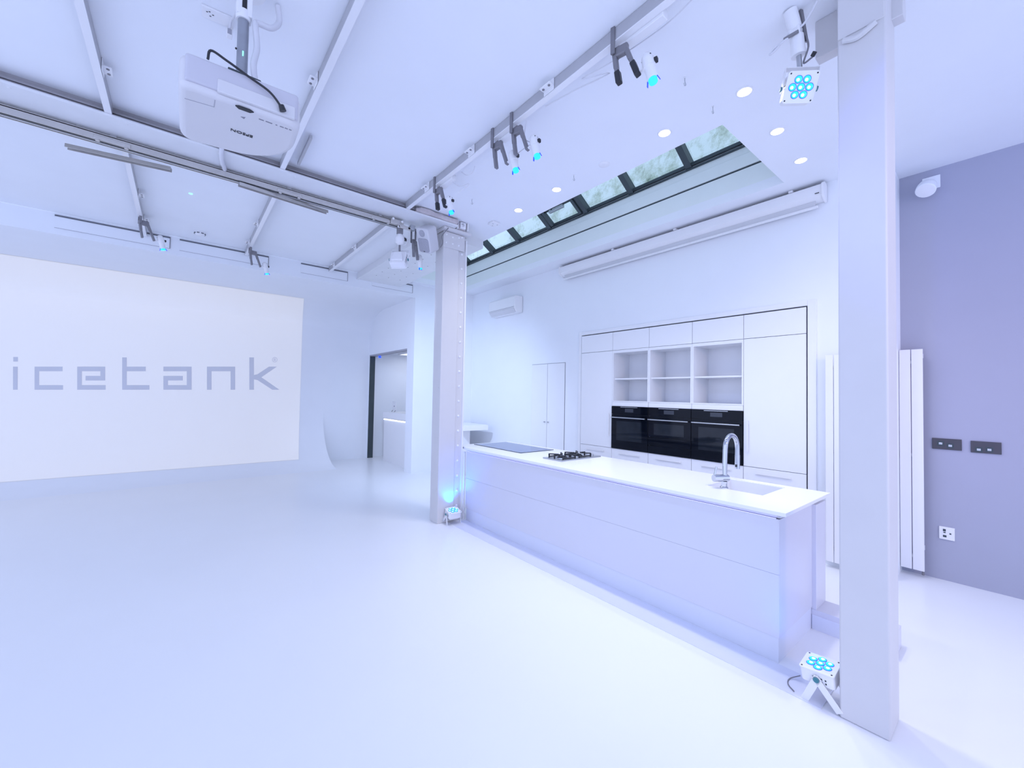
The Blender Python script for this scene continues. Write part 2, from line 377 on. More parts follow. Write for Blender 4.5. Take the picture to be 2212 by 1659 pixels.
for (x, z) in ((2.53, 3.60), (2.62, 3.585), (2.71, 3.60), (2.53, 3.50), (2.62, 3.50), (2.71, 3.50), (2.76, 3.62)):
    MB().lathe((x, 4.495, z), (0, -1, 0), [(0.013, 0), (0.011, 0.006), (0.002, 0.010)], 8).build('rivet', 'white', cl, smooth=True)
# beam across the studio
b1 = thing('ceiling_beam', 'long white steel beam crossing the studio ceiling to the far column', 'beam', (-1, 4.56, 3.68))
MB().box(-4.6, 2.62, 4.37, 4.75, 3.685, 3.705).build('bottom_flange', 'beam', b1, bevel=0.004)
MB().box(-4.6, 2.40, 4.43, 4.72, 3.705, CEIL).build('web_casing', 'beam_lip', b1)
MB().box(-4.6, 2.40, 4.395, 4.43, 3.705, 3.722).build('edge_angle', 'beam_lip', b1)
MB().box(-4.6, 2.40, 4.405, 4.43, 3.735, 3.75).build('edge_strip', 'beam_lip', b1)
for i in range(14):
    x = -1.6+i*0.3
    MB().lathe((x, 4.42+0.27*(i % 2), 3.685), (0, 0, -1), [(0.011, 0), (0.009, 0.003), (0.002, 0.004)], 8).build('rivet', 'beam', b1, smooth=True)
# boxed beam running back from the far column
b2 = thing('ceiling_beam', 'broad boxed white beam running back from the far column', 'beam', (2.86, 6.2, 3.67))
MB().box(2.45, 3.27, 4.76, YB, 3.67, CEIL).build('casing', 'beam', b2)
MB().box(2.435, 2.475, 4.76, YB, 3.665, 3.69).build('bottom_lip', 'beam', b2)
for i in range(9):
    for xx in (2.62, 2.84, 3.06):
        MB().lathe((xx, 4.95+i*0.27, 3.67), (0, 0, -1), [(0.010, 0), (0.008, 0.003), (0.002, 0.004)], 8).build('rivet', 'beam_lip', b2, smooth=True)

# ---------------------------------------------------------------- ceiling rails with clip brackets
def bracket(parent, x, y, z, side):
    b = MB().box(x, x+side*0.05, y-0.05, y+0.05, z-0.004, z+0.004)
    b.box(x, x+side*0.006, y-0.05, y+0.05, z-0.03, z+0.05)
    o = b.build('bracket', 'white', parent, bevel=0.004)
    for dy in (-0.028, 0.028):
        MB().cyl((x+side*0.03, y+dy, z-0.004), (x+side*0.03, y+dy, z-0.008), 0.009, n=8).build('bolt', 'clampgrey', o)
def rail(label, x, y0, y1, brs, mb='rail'):
    t = thing('ceiling_rail', label, 'rail', (x, (y0+y1)/2, CEIL-0.085), group='ceiling lighting rails')
    MB().box(x-0.021, x+0.021, y0, y1, CEIL-0.085, CEIL-0.078).build('base_strip', 'white', t)
    m_ = MB(); m_.box(x-0.021, x-0.012, y0, y1, CEIL-0.078, CEIL-0.004); m_.box(x+0.012, x+0.021, y0, y1, CEIL-0.078, CEIL-0.004)
    m_.box(x-0.012, x+0.012, y0, y1, CEIL-0.03, CEIL-0.004); m_.build('channel', mb, t)
    for y, sd in brs: bracket(t, x+sd*0.022, y, CEIL-0.05, sd)
    return t
rail('white ceiling rail left of the projector, nearer than the beam', -0.50, -2.5, 4.39, [(3.85, 1), (1.2, 1)])
rail('white ceiling rail just right of the projector, nearer than the beam', 0.685, -2.5, 4.39, [(3.04, -1), (3.85, -1), (1.4, -1)])
rail('long white ceiling rail carrying four clamp lights beside the kitchen', 1.955, -2.5, 4.39, [(2.04, -1), (3.02, -1), (3.86, -1), (0.9, -1)])
rail('white ceiling rail beyond the beam, leftmost of the far three', -0.455, 4.76, 7.58, [(6.1, 1), (6.95, 1)])
rail('white ceiling rail beyond the beam, middle of the far three', 0.73, 4.76, 7.58, [(6.14, -1), (7.0, -1)])
rail('white ceiling rail beyond the beam, nearest the boxed beam', 1.97, 4.76, 7.58, [(6.17, -1), (7.25, -1)])
# stub rail leaning beside the projector's right rail
st = MB().beam((0.79, 3.75, 3.755), (0.80, 4.27, 3.755), 0.022, 0.03).build('spare_rail_piece', 'rail')
tag(st, 'short thin metal strip on the ceiling beside the rail right of the projector', 'strip')

# curtain / lamp track hung under the beam's far edge
tr = thing('lamp_track', 'metal lamp track hung under the far edge of the long beam', 'track', (0, 4.7, 3.60))
MB().box(-4.6, 2.02, 4.655, 4.665, 3.60, 3.655).box(-4.6, 2.02, 4.735, 4.745, 3.60, 3.655).box(-4.6, 2.02, 4.655, 4.745, 3.648, 3.66).build('channel', 'track', tr)
MB().box(-4.6, 2.02, 4.69, 4.71, 3.595, 3.615).build('slider_rail', 'steel', tr)
for x in (-0.50, 0.80, -2.0, 1.75):
    MB().box(x-0.02, x+0.02, 4.68, 4.72, 3.66, 3.685).build('hanger', 'rail', tr)
    o = MB().box(x-0.11, x+0.11, 4.642, 4.654, 3.60, 3.632).build('joint_plate', 'track', tr, bevel=0.004)
    for d in (-0.085, 0.085): MB().cyl((x+d, 4.648, 3.598), (x+d, 4.648, 3.586), 0.014, n=10).build('joint_eye', 'track', o)
for nm, p0, p1 in (('left of the two metal channel bars below the lamp track', (-0.80, 4.93, 3.60), (-0.13, 4.79, 3.59)),
                   ('right of the two metal channel bars below the lamp track', (0.37, 4.68, 3.585), (1.20, 4.80, 3.60))):
    a = thing('channel_bar', nm, 'metal bar', p0, group='bars below the lamp track')
    mb = MB().beam(p0, p1, 0.05, 0.006); mb.build('web', 'rail', a)
    d = (Vector(p1)-Vector(p0)).normalized(); sd = d.cross(Vector((0, 0, 1))).normalized()*0.024
    MB().beam(Vector(p0)+sd-Vector((0, 0, 0.013)), Vector(p1)+sd-Vector((0, 0, 0.013)), 0.005, 0.03).build('lip', 'track', a)
    MB().beam(Vector(p0)-sd-Vector((0, 0, 0.013)), Vector(p1)-sd-Vector((0, 0, 0.013)), 0.005, 0.03).build('lip', 'track', a)

# ================================================================== SLOT PANELS on the fascia
for lb, x0, x1 in (('leftmost white slot panel above the projected picture', -1.30, -0.19), ('white slot panel above the right half of the projected picture', -0.08, 1.03),
                   ('white slot panel under the rail nearest the boxed beam', 1.51, 2.27), ('rightmost white slot panel, beside the far white wall end', 2.72, 3.53)):
    a = thing('slot_panel', lb, 'panel', ((x0+x1)/2, 7.59, 3.6), group='slot panels along the fascia')
    MB().box(x0, x1, 7.592, 7.60, 3.60, 3.745).build('plate', 'wall', a)
    MB().box(x0, x1, 7.588, 7.60, 3.745, 3.765).build('slot', 'gap', a)
    MB().box(x1, x1+0.008, 7.59, 7.60, 3.60, 3.765).build('joint', 'clampgrey', a)
    MB().box(x0, x1, 7.5915, 7.593, 3.597, 3.602).build('joint', 'speakergrille', a)

# ================================================================== PROJECTED PICTURE
def surf(z):      # wall position (Y) for a height on the coved wall
    for (ya, za), (yb, zb) in zip(PROF, PROF[1:]):
        if za <= z <= zb and zb > za: return ya+(yb-ya)*(z-za)/(zb-za)
    return YC
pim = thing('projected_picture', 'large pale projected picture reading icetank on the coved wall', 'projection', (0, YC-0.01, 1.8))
ZT, ZB, NZs = 3.522, 0.165, 40
vs = []; fs = []
pr = []
zs = [ZB+(3.0-ZB)*i/24 for i in range(25)]+[3.08+0.45*math.sin(R(a)) for a in (4, 8, 14, 20, 28, 36, 45, 55, 65, 74, 79)]
for z in zs:
    y = surf(z) if z < 3.08 else 9.1+math.sqrt(max(0, 1-((z-3.08)/0.45)**2))
    pr.append((y, z))
def off(i):
    a = Vector(pr[max(i-1, 0)]); b = Vector(pr[min(i+1, len(pr)-1)]); d = (b-a).normalized(); n = Vector((-d.y, d.x))
    return Vector(pr[i])+n*0.006, Vector(pr[i])+n*0.003
NX = 2
for i in range(len(pr)):
    q, q2 = off(i)
    s_ = (q.x+1.0)/(YC+1.0)
    for x in (-3.4*s_, 2.075*s_):
        vs.append((x, q.x, q.y))
n = len(pr)
fs = [(2*i, 2*i+1, 2*i+3, 2*i+2) for i in range(n-1)]
bk = [(v[0], v[1]+0.002, v[2]) for v in vs]
allv = vs+bk; N2 = len(vs)
fs2 = fs+[tuple(j+N2 for j in f[::-1]) for f in fs]
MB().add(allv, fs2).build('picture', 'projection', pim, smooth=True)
# keystoned lettering: unit layout (576 x 74) to the wall by a projective map
def homography(dst):
    (x0, y0), (x1, y1), (x2, y2), (x3, y3) = dst
    dx1, dx2, dx3 = x1-x2, x3-x2, x0-x1+x2-x3; dy1, dy2, dy3 = y1-y2, y3-y2, y0-y1+y2-y3
    det = dx1*dy2-dx2*dy1; g = (dx3*dy2-dx2*dy3)/det; h = (dx1*dy3-dx3*dy1)/det
    a, b, c0 = x1-x0+g*x1, x3-x0+h*x3, x0; d, e, f0 = y1-y0+g*y1, y3-y0+h*y3, y0
    return lambda u, v: ((a*u+b*v+c0)/(g*u+h*v+1), (d*u+e*v+f0)/(g*u+h*v+1))
H = homography([(-2.077, 1.540), (1.659, 1.623), (1.637, 2.346), (-2.094, 2.072)])
def wallpt(lx, ly): return H((lx-30)/573.0, (842-ly)/72.0)
def glyph(rects, polys=(), y=YC-0.009):
    mb = MB()
    for q in [[(a, b), (c_, b), (c_, d), (a, d)] for a, b, c_, d in rects]+list(polys):
        P = [wallpt(*t) for t in q]
        mb.prism(P, 'y', y, y+0.002)
    return mb
GL = {
 'i': ([(29, 771, 39, 781), (28.5, 792, 38.5, 842)], []),
 'c': ([(75, 792, 85, 842), (85, 792, 135.5, 802), (85, 832, 136.5, 842)], []),
 'e': ([(167, 792, 177, 842), (177, 792, 227.5, 802), (217, 802, 227.5, 822), (185, 812, 217, 822), (177, 832, 228.5, 842)], []),
 't': ([(264, 772, 274, 842), (274, 792, 315, 802), (274, 832, 323, 842)], []),
 'a': ([(353, 792, 403.5, 802), (403.5, 792, 414, 842), (353, 812, 363, 842), (363, 812, 395, 822), (363, 832, 403.5, 842)], []),
 'n': ([(447, 792, 457, 842), (457, 792, 498, 802), (498, 792, 508, 842)], []),
 'k': ([(538.5, 772, 548.5, 842)], [[(548.5, 810), (556, 808.5), (581, 792), (598, 792), (564.5, 815), (548.5, 815)], [(548.5, 815), (564.5, 815), (603.5, 842), (588, 842), (556, 821), (548.5, 819.5)]]),
}
for ch, (rs, ps) in GL.items():
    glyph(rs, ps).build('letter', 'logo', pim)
ring = []
for kx in range(20):
    a0, a1 = 2*math.pi*kx/20, 2*math.pi*(kx+1)/20
    ring.append([(593.5+5.6*math.cos(a0), 777+5.6*math.sin(a0)), (593.5+5.6*math.cos(a1), 777+5.6*math.sin(a1)), (593.5+4.7*math.cos(a1), 777+4.7*math.sin(a1)), (593.5+4.7*math.cos(a0), 777+4.7*math.sin(a0))])
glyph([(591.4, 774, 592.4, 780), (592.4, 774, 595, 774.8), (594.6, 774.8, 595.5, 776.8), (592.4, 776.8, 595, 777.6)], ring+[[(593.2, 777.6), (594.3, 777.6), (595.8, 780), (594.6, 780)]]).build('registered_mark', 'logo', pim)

# ================================================================== PROJECTOR
pj = thing('projector', 'white projector hanging upside down under the studio ceiling', 'projector', (0.2, 2.62, 3.0))
def rounded(poly, r, n=5):
    out = []; L = len(poly)
    for i in range(L):
        p0, p1, p2 = Vector(poly[i-1]), Vector(poly[i]), Vector(poly[(i+1) % L]); rr = r[i] if isinstance(r, (list, tuple)) else r
        a = p1+(p0-p1).normalized()*rr; b = p1+(p2-p1).normalized()*rr
        for k in range(n+1):
            t = k/n; q = a*(1-t)**2+p1*2*t*(1-t)+b*t*t; out.append((q.x, q.y))
    return out
plan = rounded([(-0.055, 2.415), (0.455, 2.385), (0.470, 2.70), (0.33, 2.90), (-0.050, 2.955)], [0.05, 0.07, 0.10, 0.14, 0.09])
body = MB().prism(plan, 'z', 3.005, 3.165).build('body', 'projector', pj, bevel=0.028, seg=4)
rear = rounded([(-0.035, 2.398), (0.435, 2.372), (0.440, 2.42), (-0.03, 2.44)], [0.02, 0.02, 0.01, 0.01])
MB().prism(rear, 'z', 3.032, 3.155).build('rear_panel', 'projector_rear', pj, bevel=0.012)
# connector cover on the rear edge
MB().prism([(0.09, 2.384), (0.42, 2.365), (0.421, 2.385), (0.091, 2.404)], 'z', 3.022, 3.085).build('connector_cover', 'projector', pj, bevel=0.004)
MB().prism([(0.165, 2.418), (0.180, 2.408), (0.225, 2.406), (0.243, 2.416), (0.228, 2.432), (0.18, 2.434)], 'z', 3.0015, 3.006).build('latch', 'blackplastic', pj)
MB().prism([(-0.03, 2.52), (0.085, 2.50), (0.085, 2.503), (-0.03, 2.523)], 'z', 3.0035, 3.006).prism([(0.083, 2.44), (0.086, 2.44), (0.086, 2.503), (0.083, 2.503)], 'z', 3.0035, 3.006).build('lamp_cover_seam', 'speakergrille', pj)
for i, (x, wd) in enumerate(((0.27, 0.022), (0.30, 0.03), (0.345, 0.008), (0.365, 0.018), (0.388, 0.014), (0.408, 0.012))):
    MB().box(x, x+wd, 2.455-0.05*(x-0.27), 2.462-0.05*(x-0.27), 3.0035, 3.006).build('indicator', 'printgrey', pj)
MB().prism([(0.195, 2.50), (0.215, 2.49), (0.21, 2.51)], 'z', 3.0035, 3.006).build('symbol', 'printgrey', pj)
def text_mesh(txt, size, name, material, parent, loc, rot, thick=0.0008):
    cu = bpy.data.curves.new(name, 'FONT'); cu.body = txt; cu.size = size; cu.extrude = thick; cu.align_x = 'CENTER'; cu.resolution_u = 3; cu.offset = size*0.004
    to = bpy.data.objects.new(name, cu); C.objects.link(to); dg = bpy.context.evaluated_depsgraph_get(); me = bpy.data.meshes.new_from_object(to.evaluated_get(dg))
    bpy.data.objects.remove(to); me.materials.clear(); me.materials.append(MATS[material])
    o = bpy.data.objects.new(name, me); C.objects.link(o); o.parent = parent
    o.location = Vector(loc)-ORG[parent.name]; o.rotation_euler = rot; return o
text_mesh('EPSON', 0.034, 'lettering', 'blackplastic', pj, (0.215, 2.645, 3.003), aim((0, 0, -1), (0.02, 1, 0)), 0.001)
MB().tube([(0.05, 2.395, 3.16), (0.06, 2.36, 3.185), (0.12, 2.36, 3.17), (0.21, 2.37, 3.145), (0.30, 2.352, 3.10), (0.355, 2.35, 3.045)], 0.0055).build('power_cable', 'blackplastic', pj, smooth=True)
MB().cyl((0.352, 2.349, 3.055), (0.362, 2.352, 3.030), 0.013, 0.016, n=10).build('plug', 'blackplastic', pj, smooth=True)
MB().box(0.13, 0.27, 2.42, 2.72, 3.165, 3.185).box(0.165, 0.235, 2.50, 2.62, 3.185, 3.215).build('mount_plate', 'frame_dark', pj, bevel=0.004)
pm = thing('projector_pole', 'grey metal pole holding the projector to the ceiling', 'mount', (0.2, 2.6, 3.2))
MB().cyl((0.20, 2.60, 3.20), (0.20, 2.60, 3.62), 0.026, n=20).build('pole', 'polegrey', pm, smooth=True)
MB().cyl((0.20, 2.60, 3.58), (0.20, 2.60, 3.63), 0.034, n=20).build('collar', 'white', pm, smooth=True)
MB().box(0.165, 0.19, 2.57, 2.63, 3.60, 3.78).box(0.212, 0.237, 2.57, 2.63, 3.60, 3.78).build('fork', 'white', pm, bevel=0.004)
MB().box(0.19, 0.212, 2.585, 2.62, 3.64, 3.72).build('pivot', 'blackplastic', pm)
MB().cyl((0.20, 2.60, 3.765), (0.20, 2.60, CEIL), 0.10, n=24).build('ceiling_plate', 'white', pm, smooth=True)
MB().cyl((0.172, 2.578, 3.40), (0.168, 2.575, 3.40), 0.005, n=8).build('bolt', 'blackplastic', pm)
MB().box(0.198, 0.203, 2.572, 2.5745, 3.375, 3.40).build('indicator', 'ledgreen', pm)
hs = MB().tube([(0.36, 2.62, CEIL-0.01), (0.37, 2.63, 3.70), (0.33, 2.60, 3.62), (0.26, 2.59, 3.60), (0.252, 2.57, 3.56), (0.262, 2.57, 3.45), (0.248, 2.56, 3.34), (0.262, 2.56, 3.24), (0.258, 2.52, 3.185)], 0.015, n=10).build('cable_hose', 'whitecable', smooth=True)
tag(hs, 'white flexible cable hose looping beside the projector pole', 'cable')
# ceiling socket plate and data box near the pole
so = thing('ceiling_socket', 'white twin socket plate on the ceiling left of the projector pole', 'socket', (0.1, 2.93, CEIL-0.02), rot=(0, 0, R(-4)))
MB().box(-0.075, 0.075, -0.045, 0.045, 0.008, 0.02).build('plate', 'white', so, local=True, bevel=0.003)
for dx, dy in ((-0.05, -0.012), (-0.038, -0.02), (-0.022, -0.005), (-0.035, 0.012)):
    MB().box(dx-0.004, dx+0.004, dy-0.002, dy+0.002, 0.006, 0.009).build('pin_hole', 'blackplastic', so, local=True)
db = thing('data_box', 'small white network box on a lead by the projector pole', 'network box', (0.16, 2.965, 3.725))
MB().box(0.145, 0.175, 2.95, 2.99, 3.725, 3.765).build('case', 'white', db, bevel=0.004)
MB().box(0.15, 0.17, 2.947, 2.95, 3.73, 3.76).build('port', 'speakergrille', db)
MB().tube([(0.16, 2.96, 3.765), (0.163, 2.90, 3.775), (0.175, 2.75, 3.72), (0.18, 2.63, 3.66)], 0.006).build('lead', 'whitecable', db, smooth=True)
# cable loop over the beam under the projector
cv = MB().tube([(0.25, 4.34, 3.775), (0.215, 4.33, 3.72), (0.21, 4.36, 3.665), (0.225, 4.5, 3.655), (0.245, 4.60, 3.66), (0.26, 4.70, 3.665)], 0.018, n=10).build('conduit', 'whitecable', smooth=True)
tag(cv, 'white conduit bending over the beam below the projector', 'conduit')
cv2 = MB().tube([(0.27, 4.72, 3.67), (0.33, 4.765, 3.668), (0.40, 4.78, 3.67)], 0.006).build('cable_tail', 'blackplastic', smooth=True)
tag(cv2, 'short black cable tail on the beam beside the white conduit', 'cable')
# ================================================================== CLAMP LIGHTS
def clamp_light(label, loc, rz, tips, lens=True):
    # local: s axis = +x, hanging down -z; the lamp hangs off the second handle
    t = thing('clamp_light', label, 'spotlight', loc, rot=(0, 0, rz), group='clamp lights on the ceiling rails')
    jaw = MB().box(-0.013, 0.013, -0.035, -0.021, -0.17, 0.0).box(-0.013, 0.013, 0.021, 0.035, -0.17, 0.0).box(-0.013, 0.013, -0.035, 0.035, -0.012, 0.0)
    jaw.build('jaw', 'clampgrey', t, local=True, bevel=0.003)
    MB().box(-0.012, 0.085, -0.018, 0.018, -0.185, -0.125).build('pivot', 'clampgrey', t, local=True, bevel=0.01)
    h1 = MB().beam((0.0, 0, -0.15), (0.012, 0, -0.25), 0.034, 0.026).beam((0.012, 0, -0.245), (0.028, 0, -0.34), 0.034, 0.022).build('handle', 'clampgrey', t, local=True, bevel=0.004)
    h2 = MB().beam((0.07, 0, -0.15), (0.10, 0, -0.235), 0.034, 0.026).beam((0.10, 0, -0.23), (0.142, 0, -0.345), 0.034, 0.022).build('handle', 'clampgrey', t, local=True, bevel=0.004)
    MB().beam((0.088, 0, -0.18), (0.125, 0, -0.29), 0.02, 0.01).build('spring', 'frame_dark', t, local=True)
    if tips:
        MB().beam((0.018, 0, -0.27), (0.030, 0, -0.345), 0.04, 0.032).build('grip', 'blackplastic', h1, local=True, bevel=0.006)
        MB().beam((0.112, 0, -0.26), (0.145, 0, -0.35), 0.04, 0.032).build('grip', 'blackplastic', h2, local=True, bevel=0.006)
    MB().beam((0.14, 0, -0.335), (0.20, 0, -0.325), 0.02, 0.012).build('arm', 'white', t, local=True)
    a, b = Vector((0.195, 0, -0.27)), Vector((0.235, 0, -0.435)); d = (b-a).normalized()
    MB().lathe(a, d, [(0.004, -0.018), (0.02, -0.012), (0.031, 0.004), (0.034, 0.03), (0.034, 0.055), (0.030, 0.056), (0.030, 0.14), (0.027, 0.15)], 18).build('lamp_body', 'white', t, local=True, smooth=True)
    MB().lathe(a+d*0.045, d, [(0.036, 0), (0.036, 0.03), (0.03, 0.031), (0.03, -0.001)], 18).build('lamp_collar', 'white', t, local=True, smooth=True)
    for kx in range(5):
        an = R(40+kx*55); o_ = d.orthogonal().normalized(); q = o_*math.cos(an)+d.cross(o_)*math.sin(an)
        MB().cyl(a+d*0.012+q*0.030, a+d*0.012+q*0.0335, 0.004, n=6).build('vent_hole', 'blackplastic', t, local=True)
    MB().box(0.238, 0.258, -0.012, 0.012, -0.325, -0.30).build('knob', 'blackplastic', t, local=True, bevel=0.003)
    MB().cyl(a+d*0.150, a+d*0.170, 0.024, n=18).build('lens', 'lens_blue', t, local=True, smooth=True)
    sd = d.cross(Vector((0, 1, 0))).normalized()
    fo = [MB().beam(a+d*0.148+sd*k2*0.028, a+d*0.176+sd*k2*0.036, 0.012, 0.004).build('lens_clip', 'lens_ring', t, local=True) for k2 in (-1, 1)]
    return t
RZ = R(-78)    # local +x points mostly towards -Y (nearer) and a little +X
cA = clamp_light('clamp light with black grips on the long kitchen-side rail, nearest of the four', (1.955, 1.50, 3.80), RZ, True)
cB = clamp_light('grey clamp light on the long kitchen-side rail, right one of the close pair', (1.955, 2.46, 3.80), RZ, False)
cC = clamp_light('grey clamp light on the long kitchen-side rail, left one of the close pair', (1.955, 2.71, 3.80), RZ, False)
cD = clamp_light('clamp light with black grips above the far column, farthest of the four', (1.955, 3.70, 3.80), RZ, True)
cE = clamp_light('small clamp light at the far end of the leftmost far rail', (-0.455, 6.75, 3.79), R(15), False)
cF = clamp_light('small clamp light at the far end of the middle far rail', (0.73, 7.10, 3.79), R(10), False)
cG = clamp_light('small clamp light hanging beside the loudspeaker at the far column', (2.20, 4.74, 3.65), R(40), False)
def cable(label, pts, r=0.004, m_='whitecable'):
    o = MB().tube(pts, r, n=6).build('cable', m_, smooth=True); tag(o, label, 'cable'); return o
cable('thin white cable looped along the rail right of the nearest clamp light', [(2.0, 0.72, 3.705), (2.02, 1.0, 3.70), (2.06, 1.25, 3.70), (2.03, 1.6, 3.695), (2.0, 1.8, 3.70), (2.06, 1.62, 3.66), (2.04, 1.9, 3.70), (2.0, 2.15, 3.705)])
cable('white cable joining the close pair of clamp lights', [(2.00, 2.36, 3.71), (2.02, 2.40, 3.60), (2.03, 2.33, 3.53), (2.02, 2.42, 3.52), (2.0, 2.5, 3.50), (1.99, 2.52, 3.54)])
cable('white cable dropping to the farthest clamp light', [(2.00, 3.50, 3.71), (2.05, 3.42, 3.63), (2.08, 3.28, 3.61), (2.03, 3.40, 3.55)])
cable('short white cable hooked on the rail left of the close pair of clamp lights', [(2.0, 3.30, 3.705), (2.03, 3.25, 3.66), (2.05, 3.18, 3.67), (2.06, 3.16, 3.72)])
# small junction trunkings on the rail beside the lights
for lb, y0, y1 in (('white trunking box on the rail between the close pair of clamp lights', 2.50, 2.66), ('white trunking box on the rail beside the farthest clamp light', 3.44, 3.66), ('white trunking box on the rail beside the nearest clamp light', 1.20, 1.44)):
    a = thing('trunking_box', lb, 'trunking', (2.0, (y0+y1)/2, 3.68), group='trunking boxes on the kitchen-side rail')
    MB().box(1.977, 2.03, y0, y1, 3.685, 3.74).build('box', 'white', a, bevel=0.004)
    MB().box(2.028, 2.031, y0+0.01, y1-0.01, 3.71, 3.715).build('seam', 'speakergrille', a)

# ================================================================== LED PAR LAMPS
def par_head(t, yoke='hang', lit=True):
    # local: lens face looks along +Z
    sz = 0.092
    MB().prism(rrect(-sz, sz, -sz, sz, 0.022), 'z', -0.085, -0.004).build('body', 'white', t, local=True, bevel=0.006)
    MB().prism(rrect(-sz-0.004, sz+0.004, -sz-0.004, sz+0.004, 0.02), 'z', -0.006, 0.004).build('front_plate', 'white', t, local=True, bevel=0.002)
    MB().prism([(-0.07, -0.06), (0.07, -0.06), (0.05, 0.06), (-0.05, 0.06)], 'z', -0.115, -0.085).build('back_box', 'white', t, local=True, bevel=0.006)
    for a, b in ((-1, -1), (1, -1), (1, 1), (-1, 1)):
        MB().cyl((a*0.080, b*0.080, 0.004), (a*0.080, b*0.080, 0.006), 0.005, n=8).build('screw', 'blackplastic', t, local=True)
    if lit:
        for i in range(7):
            x, y = (0, 0) if i == 0 else (0.052*math.cos(R(60*i)), 0.052*math.sin(R(60*i)))
            ln = MB().lathe((x, y, 0.003), (0, 0, 1), [(0.0245, 0), (0.0245, 0.003), (0.0225, 0.0035)], 18).build('lens_ring', 'lens_ring', t, local=True, smooth=True)
            l2 = MB().lathe((x, y, 0.006), (0, 0, 1), [(0.0215, 0), (0.019, 0.004), (0.010, 0.007), (0.001, 0.008)], 18).build('lens', 'lens_blue', ln, local=True, smooth=True)
            MB().lathe((x-0.004, y-0.004, 0.0125), (0, 0, 1), [(0.011, 0), (0.008, 0.0025), (0.001, 0.003)], 12).build('lens_core', 'lens_core', ln, local=True, smooth=True)
    for sd in (-1, 1):
        for i in range(4):
            for j in range(2):
                MB().box(sd*(sz-0.0005), sd*(sz+0.0015), -0.05+i*0.022, -0.042+i*0.022, -0.065+j*0.02, -0.055+j*0.02).build('vent_slot', 'frame_dark', t, local=True)
        MB().cyl((sd*0.108, 0, -0.045), (sd*0.116, 0, -0.045), 0.016, n=12).build('pivot_knob', 'teal', t, local=True, smooth=True)
def yoke(t, lean, length=0.15, nm='yoke'):
    # U bracket pivoting about the local x axis at z=-0.045, leaning by angle from +Y
    c_, s_ = math.cos(lean), math.sin(lean)
    P = lambda x, d: (x, d*c_, -0.045+d*s_)
    mb = MB()
    for sd in (-1, 1): mb.beam(P(sd*0.104, -0.02), P(sd*0.104, length), 0.042, 0.005, upv=(1, 0, 0))
    mb.beam(P(-0.106, length), P(0.106, length), 0.042, 0.005, upv=(0, c_, s_))
    mb.build(nm, 'white', t, local=True, bevel=0.0015)
    return P(0, length)
# big lamp hanging near the right column
f1 = Vector((-0.78, -0.50, -0.37)).normalized(); u1 = Matrix.Rotation(R(-9), 3, f1) @ Vector((0, 0, 1))
p1 = thing('led_par_lamp', 'white square lamp with seven lit blue lenses hanging left of the near column', 'stage lamp', (2.62, 0.745, 3.335), rot=aim(f1, u1), group='square blue lens lamps')
p1.scale = (0.8, 0.8, 0.8)
par_head(p1)
yoke(p1, R(-24), 0.145)
hp = thing('lamp_hanger', 'white clamp and spigot holding the hanging blue lamp by the near column', 'clamp', (2.66, 0.76, 3.48))
MB().cyl((2.665, 0.762, 3.47), (2.655, 0.765, 3.56), 0.013, n=12).build('spigot', 'steel', hp, smooth=True)
MB().cyl((2.655, 0.765, 3.545), (2.64, 0.77, 3.65), 0.036, 0.034, n=16).build('socket', 'white', hp, smooth=True)
MB().box(2.605, 2.665, 0.745, 0.805, 3.64, 3.70).build('knuckle', 'white', hp, bevel=0.012)
MB().cyl((2.635, 0.775, 3.69), (2.60, 0.79, CEIL), 0.034, n=16).build('stem', 'white', hp, smooth=True)
MB().cyl((2.60, 0.75, 3.645), (2.60, 0.82, 3.645), 0.009, n=8).build('bolt', 'clampgrey', hp)
MB().beam((2.64, 0.75, 3.79), (2.68, 0.735, 3.62), 0.012, 0.02).build('side_plate', 'clampgrey', hp)
MB().tube([(2.60, 0.80, 3.64), (2.58, 0.86, 3.61), (2.57, 0.88, 3.58), (2.58, 0.85, 3.60), (2.61, 0.80, 3.67), (2.62, 0.74, 3.68), (2.62, 0.70, 3.72), (2.60, 0.64, 3.79)], 0.006).build('cable', 'whitecable', hp, smooth=True)
MB().tube([(2.66, 0.73, 3.64), (2.66, 0.72, 3.57), (2.67, 0.745, 3.50), (2.66, 0.70, 3.50)], 0.005).build('cable', 'clampgrey', hp, smooth=True)
MB().cyl((2.655, 0.70, 3.50), (2.645, 0.685, 3.512), 0.011, n=8).build('plug', 'blackplastic', hp, smooth=True)
# lamp hanging by the far column, seen from behind
p2 = thing('led_par_lamp', 'white square lamp with unlit back towards us, hanging by the loudspeaker', 'stage lamp', (1.99, 4.64, 3.16), rot=aim((0.62, 0.66, -0.45), (0, 0, 1)), group='square blue lens lamps')
par_head(p2, lit=False); yoke(p2, R(5), 0.15)
h2 = thing('lamp_hanger', 'white swivel clamp holding the lamp beside the loudspeaker', 'clamp', (1.98, 4.66, 3.33))
MB().cyl((1.985, 4.65, 3.30), (1.985, 4.65, 3.38), 0.012, n=10).build('spigot', 'clampgrey', h2, smooth=True)
MB().lathe((1.985, 4.65, 3.37), (0, 0, 1), [(0.02, 0), (0.05, 0.03), (0.055, 0.08), (0.04, 0.12), (0.02, 0.14)], 16).build('swivel', 'white', h2, smooth=True)
MB().box(1.955, 2.015, 4.62, 4.69, 3.50, 3.60).build('hook', 'clampgrey', h2, bevel=0.01)
MB().box(2.03, 2.07, 4.63, 4.66, 3.44, 3.47).build('knob', 'blackplastic', h2)
MB().tube([(2.0, 4.65, 3.50), (2.06, 4.62, 3.46), (2.04, 4.6, 3.38), (2.0, 4.64, 3.36)], 0.004).build('cable', 'whitecable', h2, smooth=True)
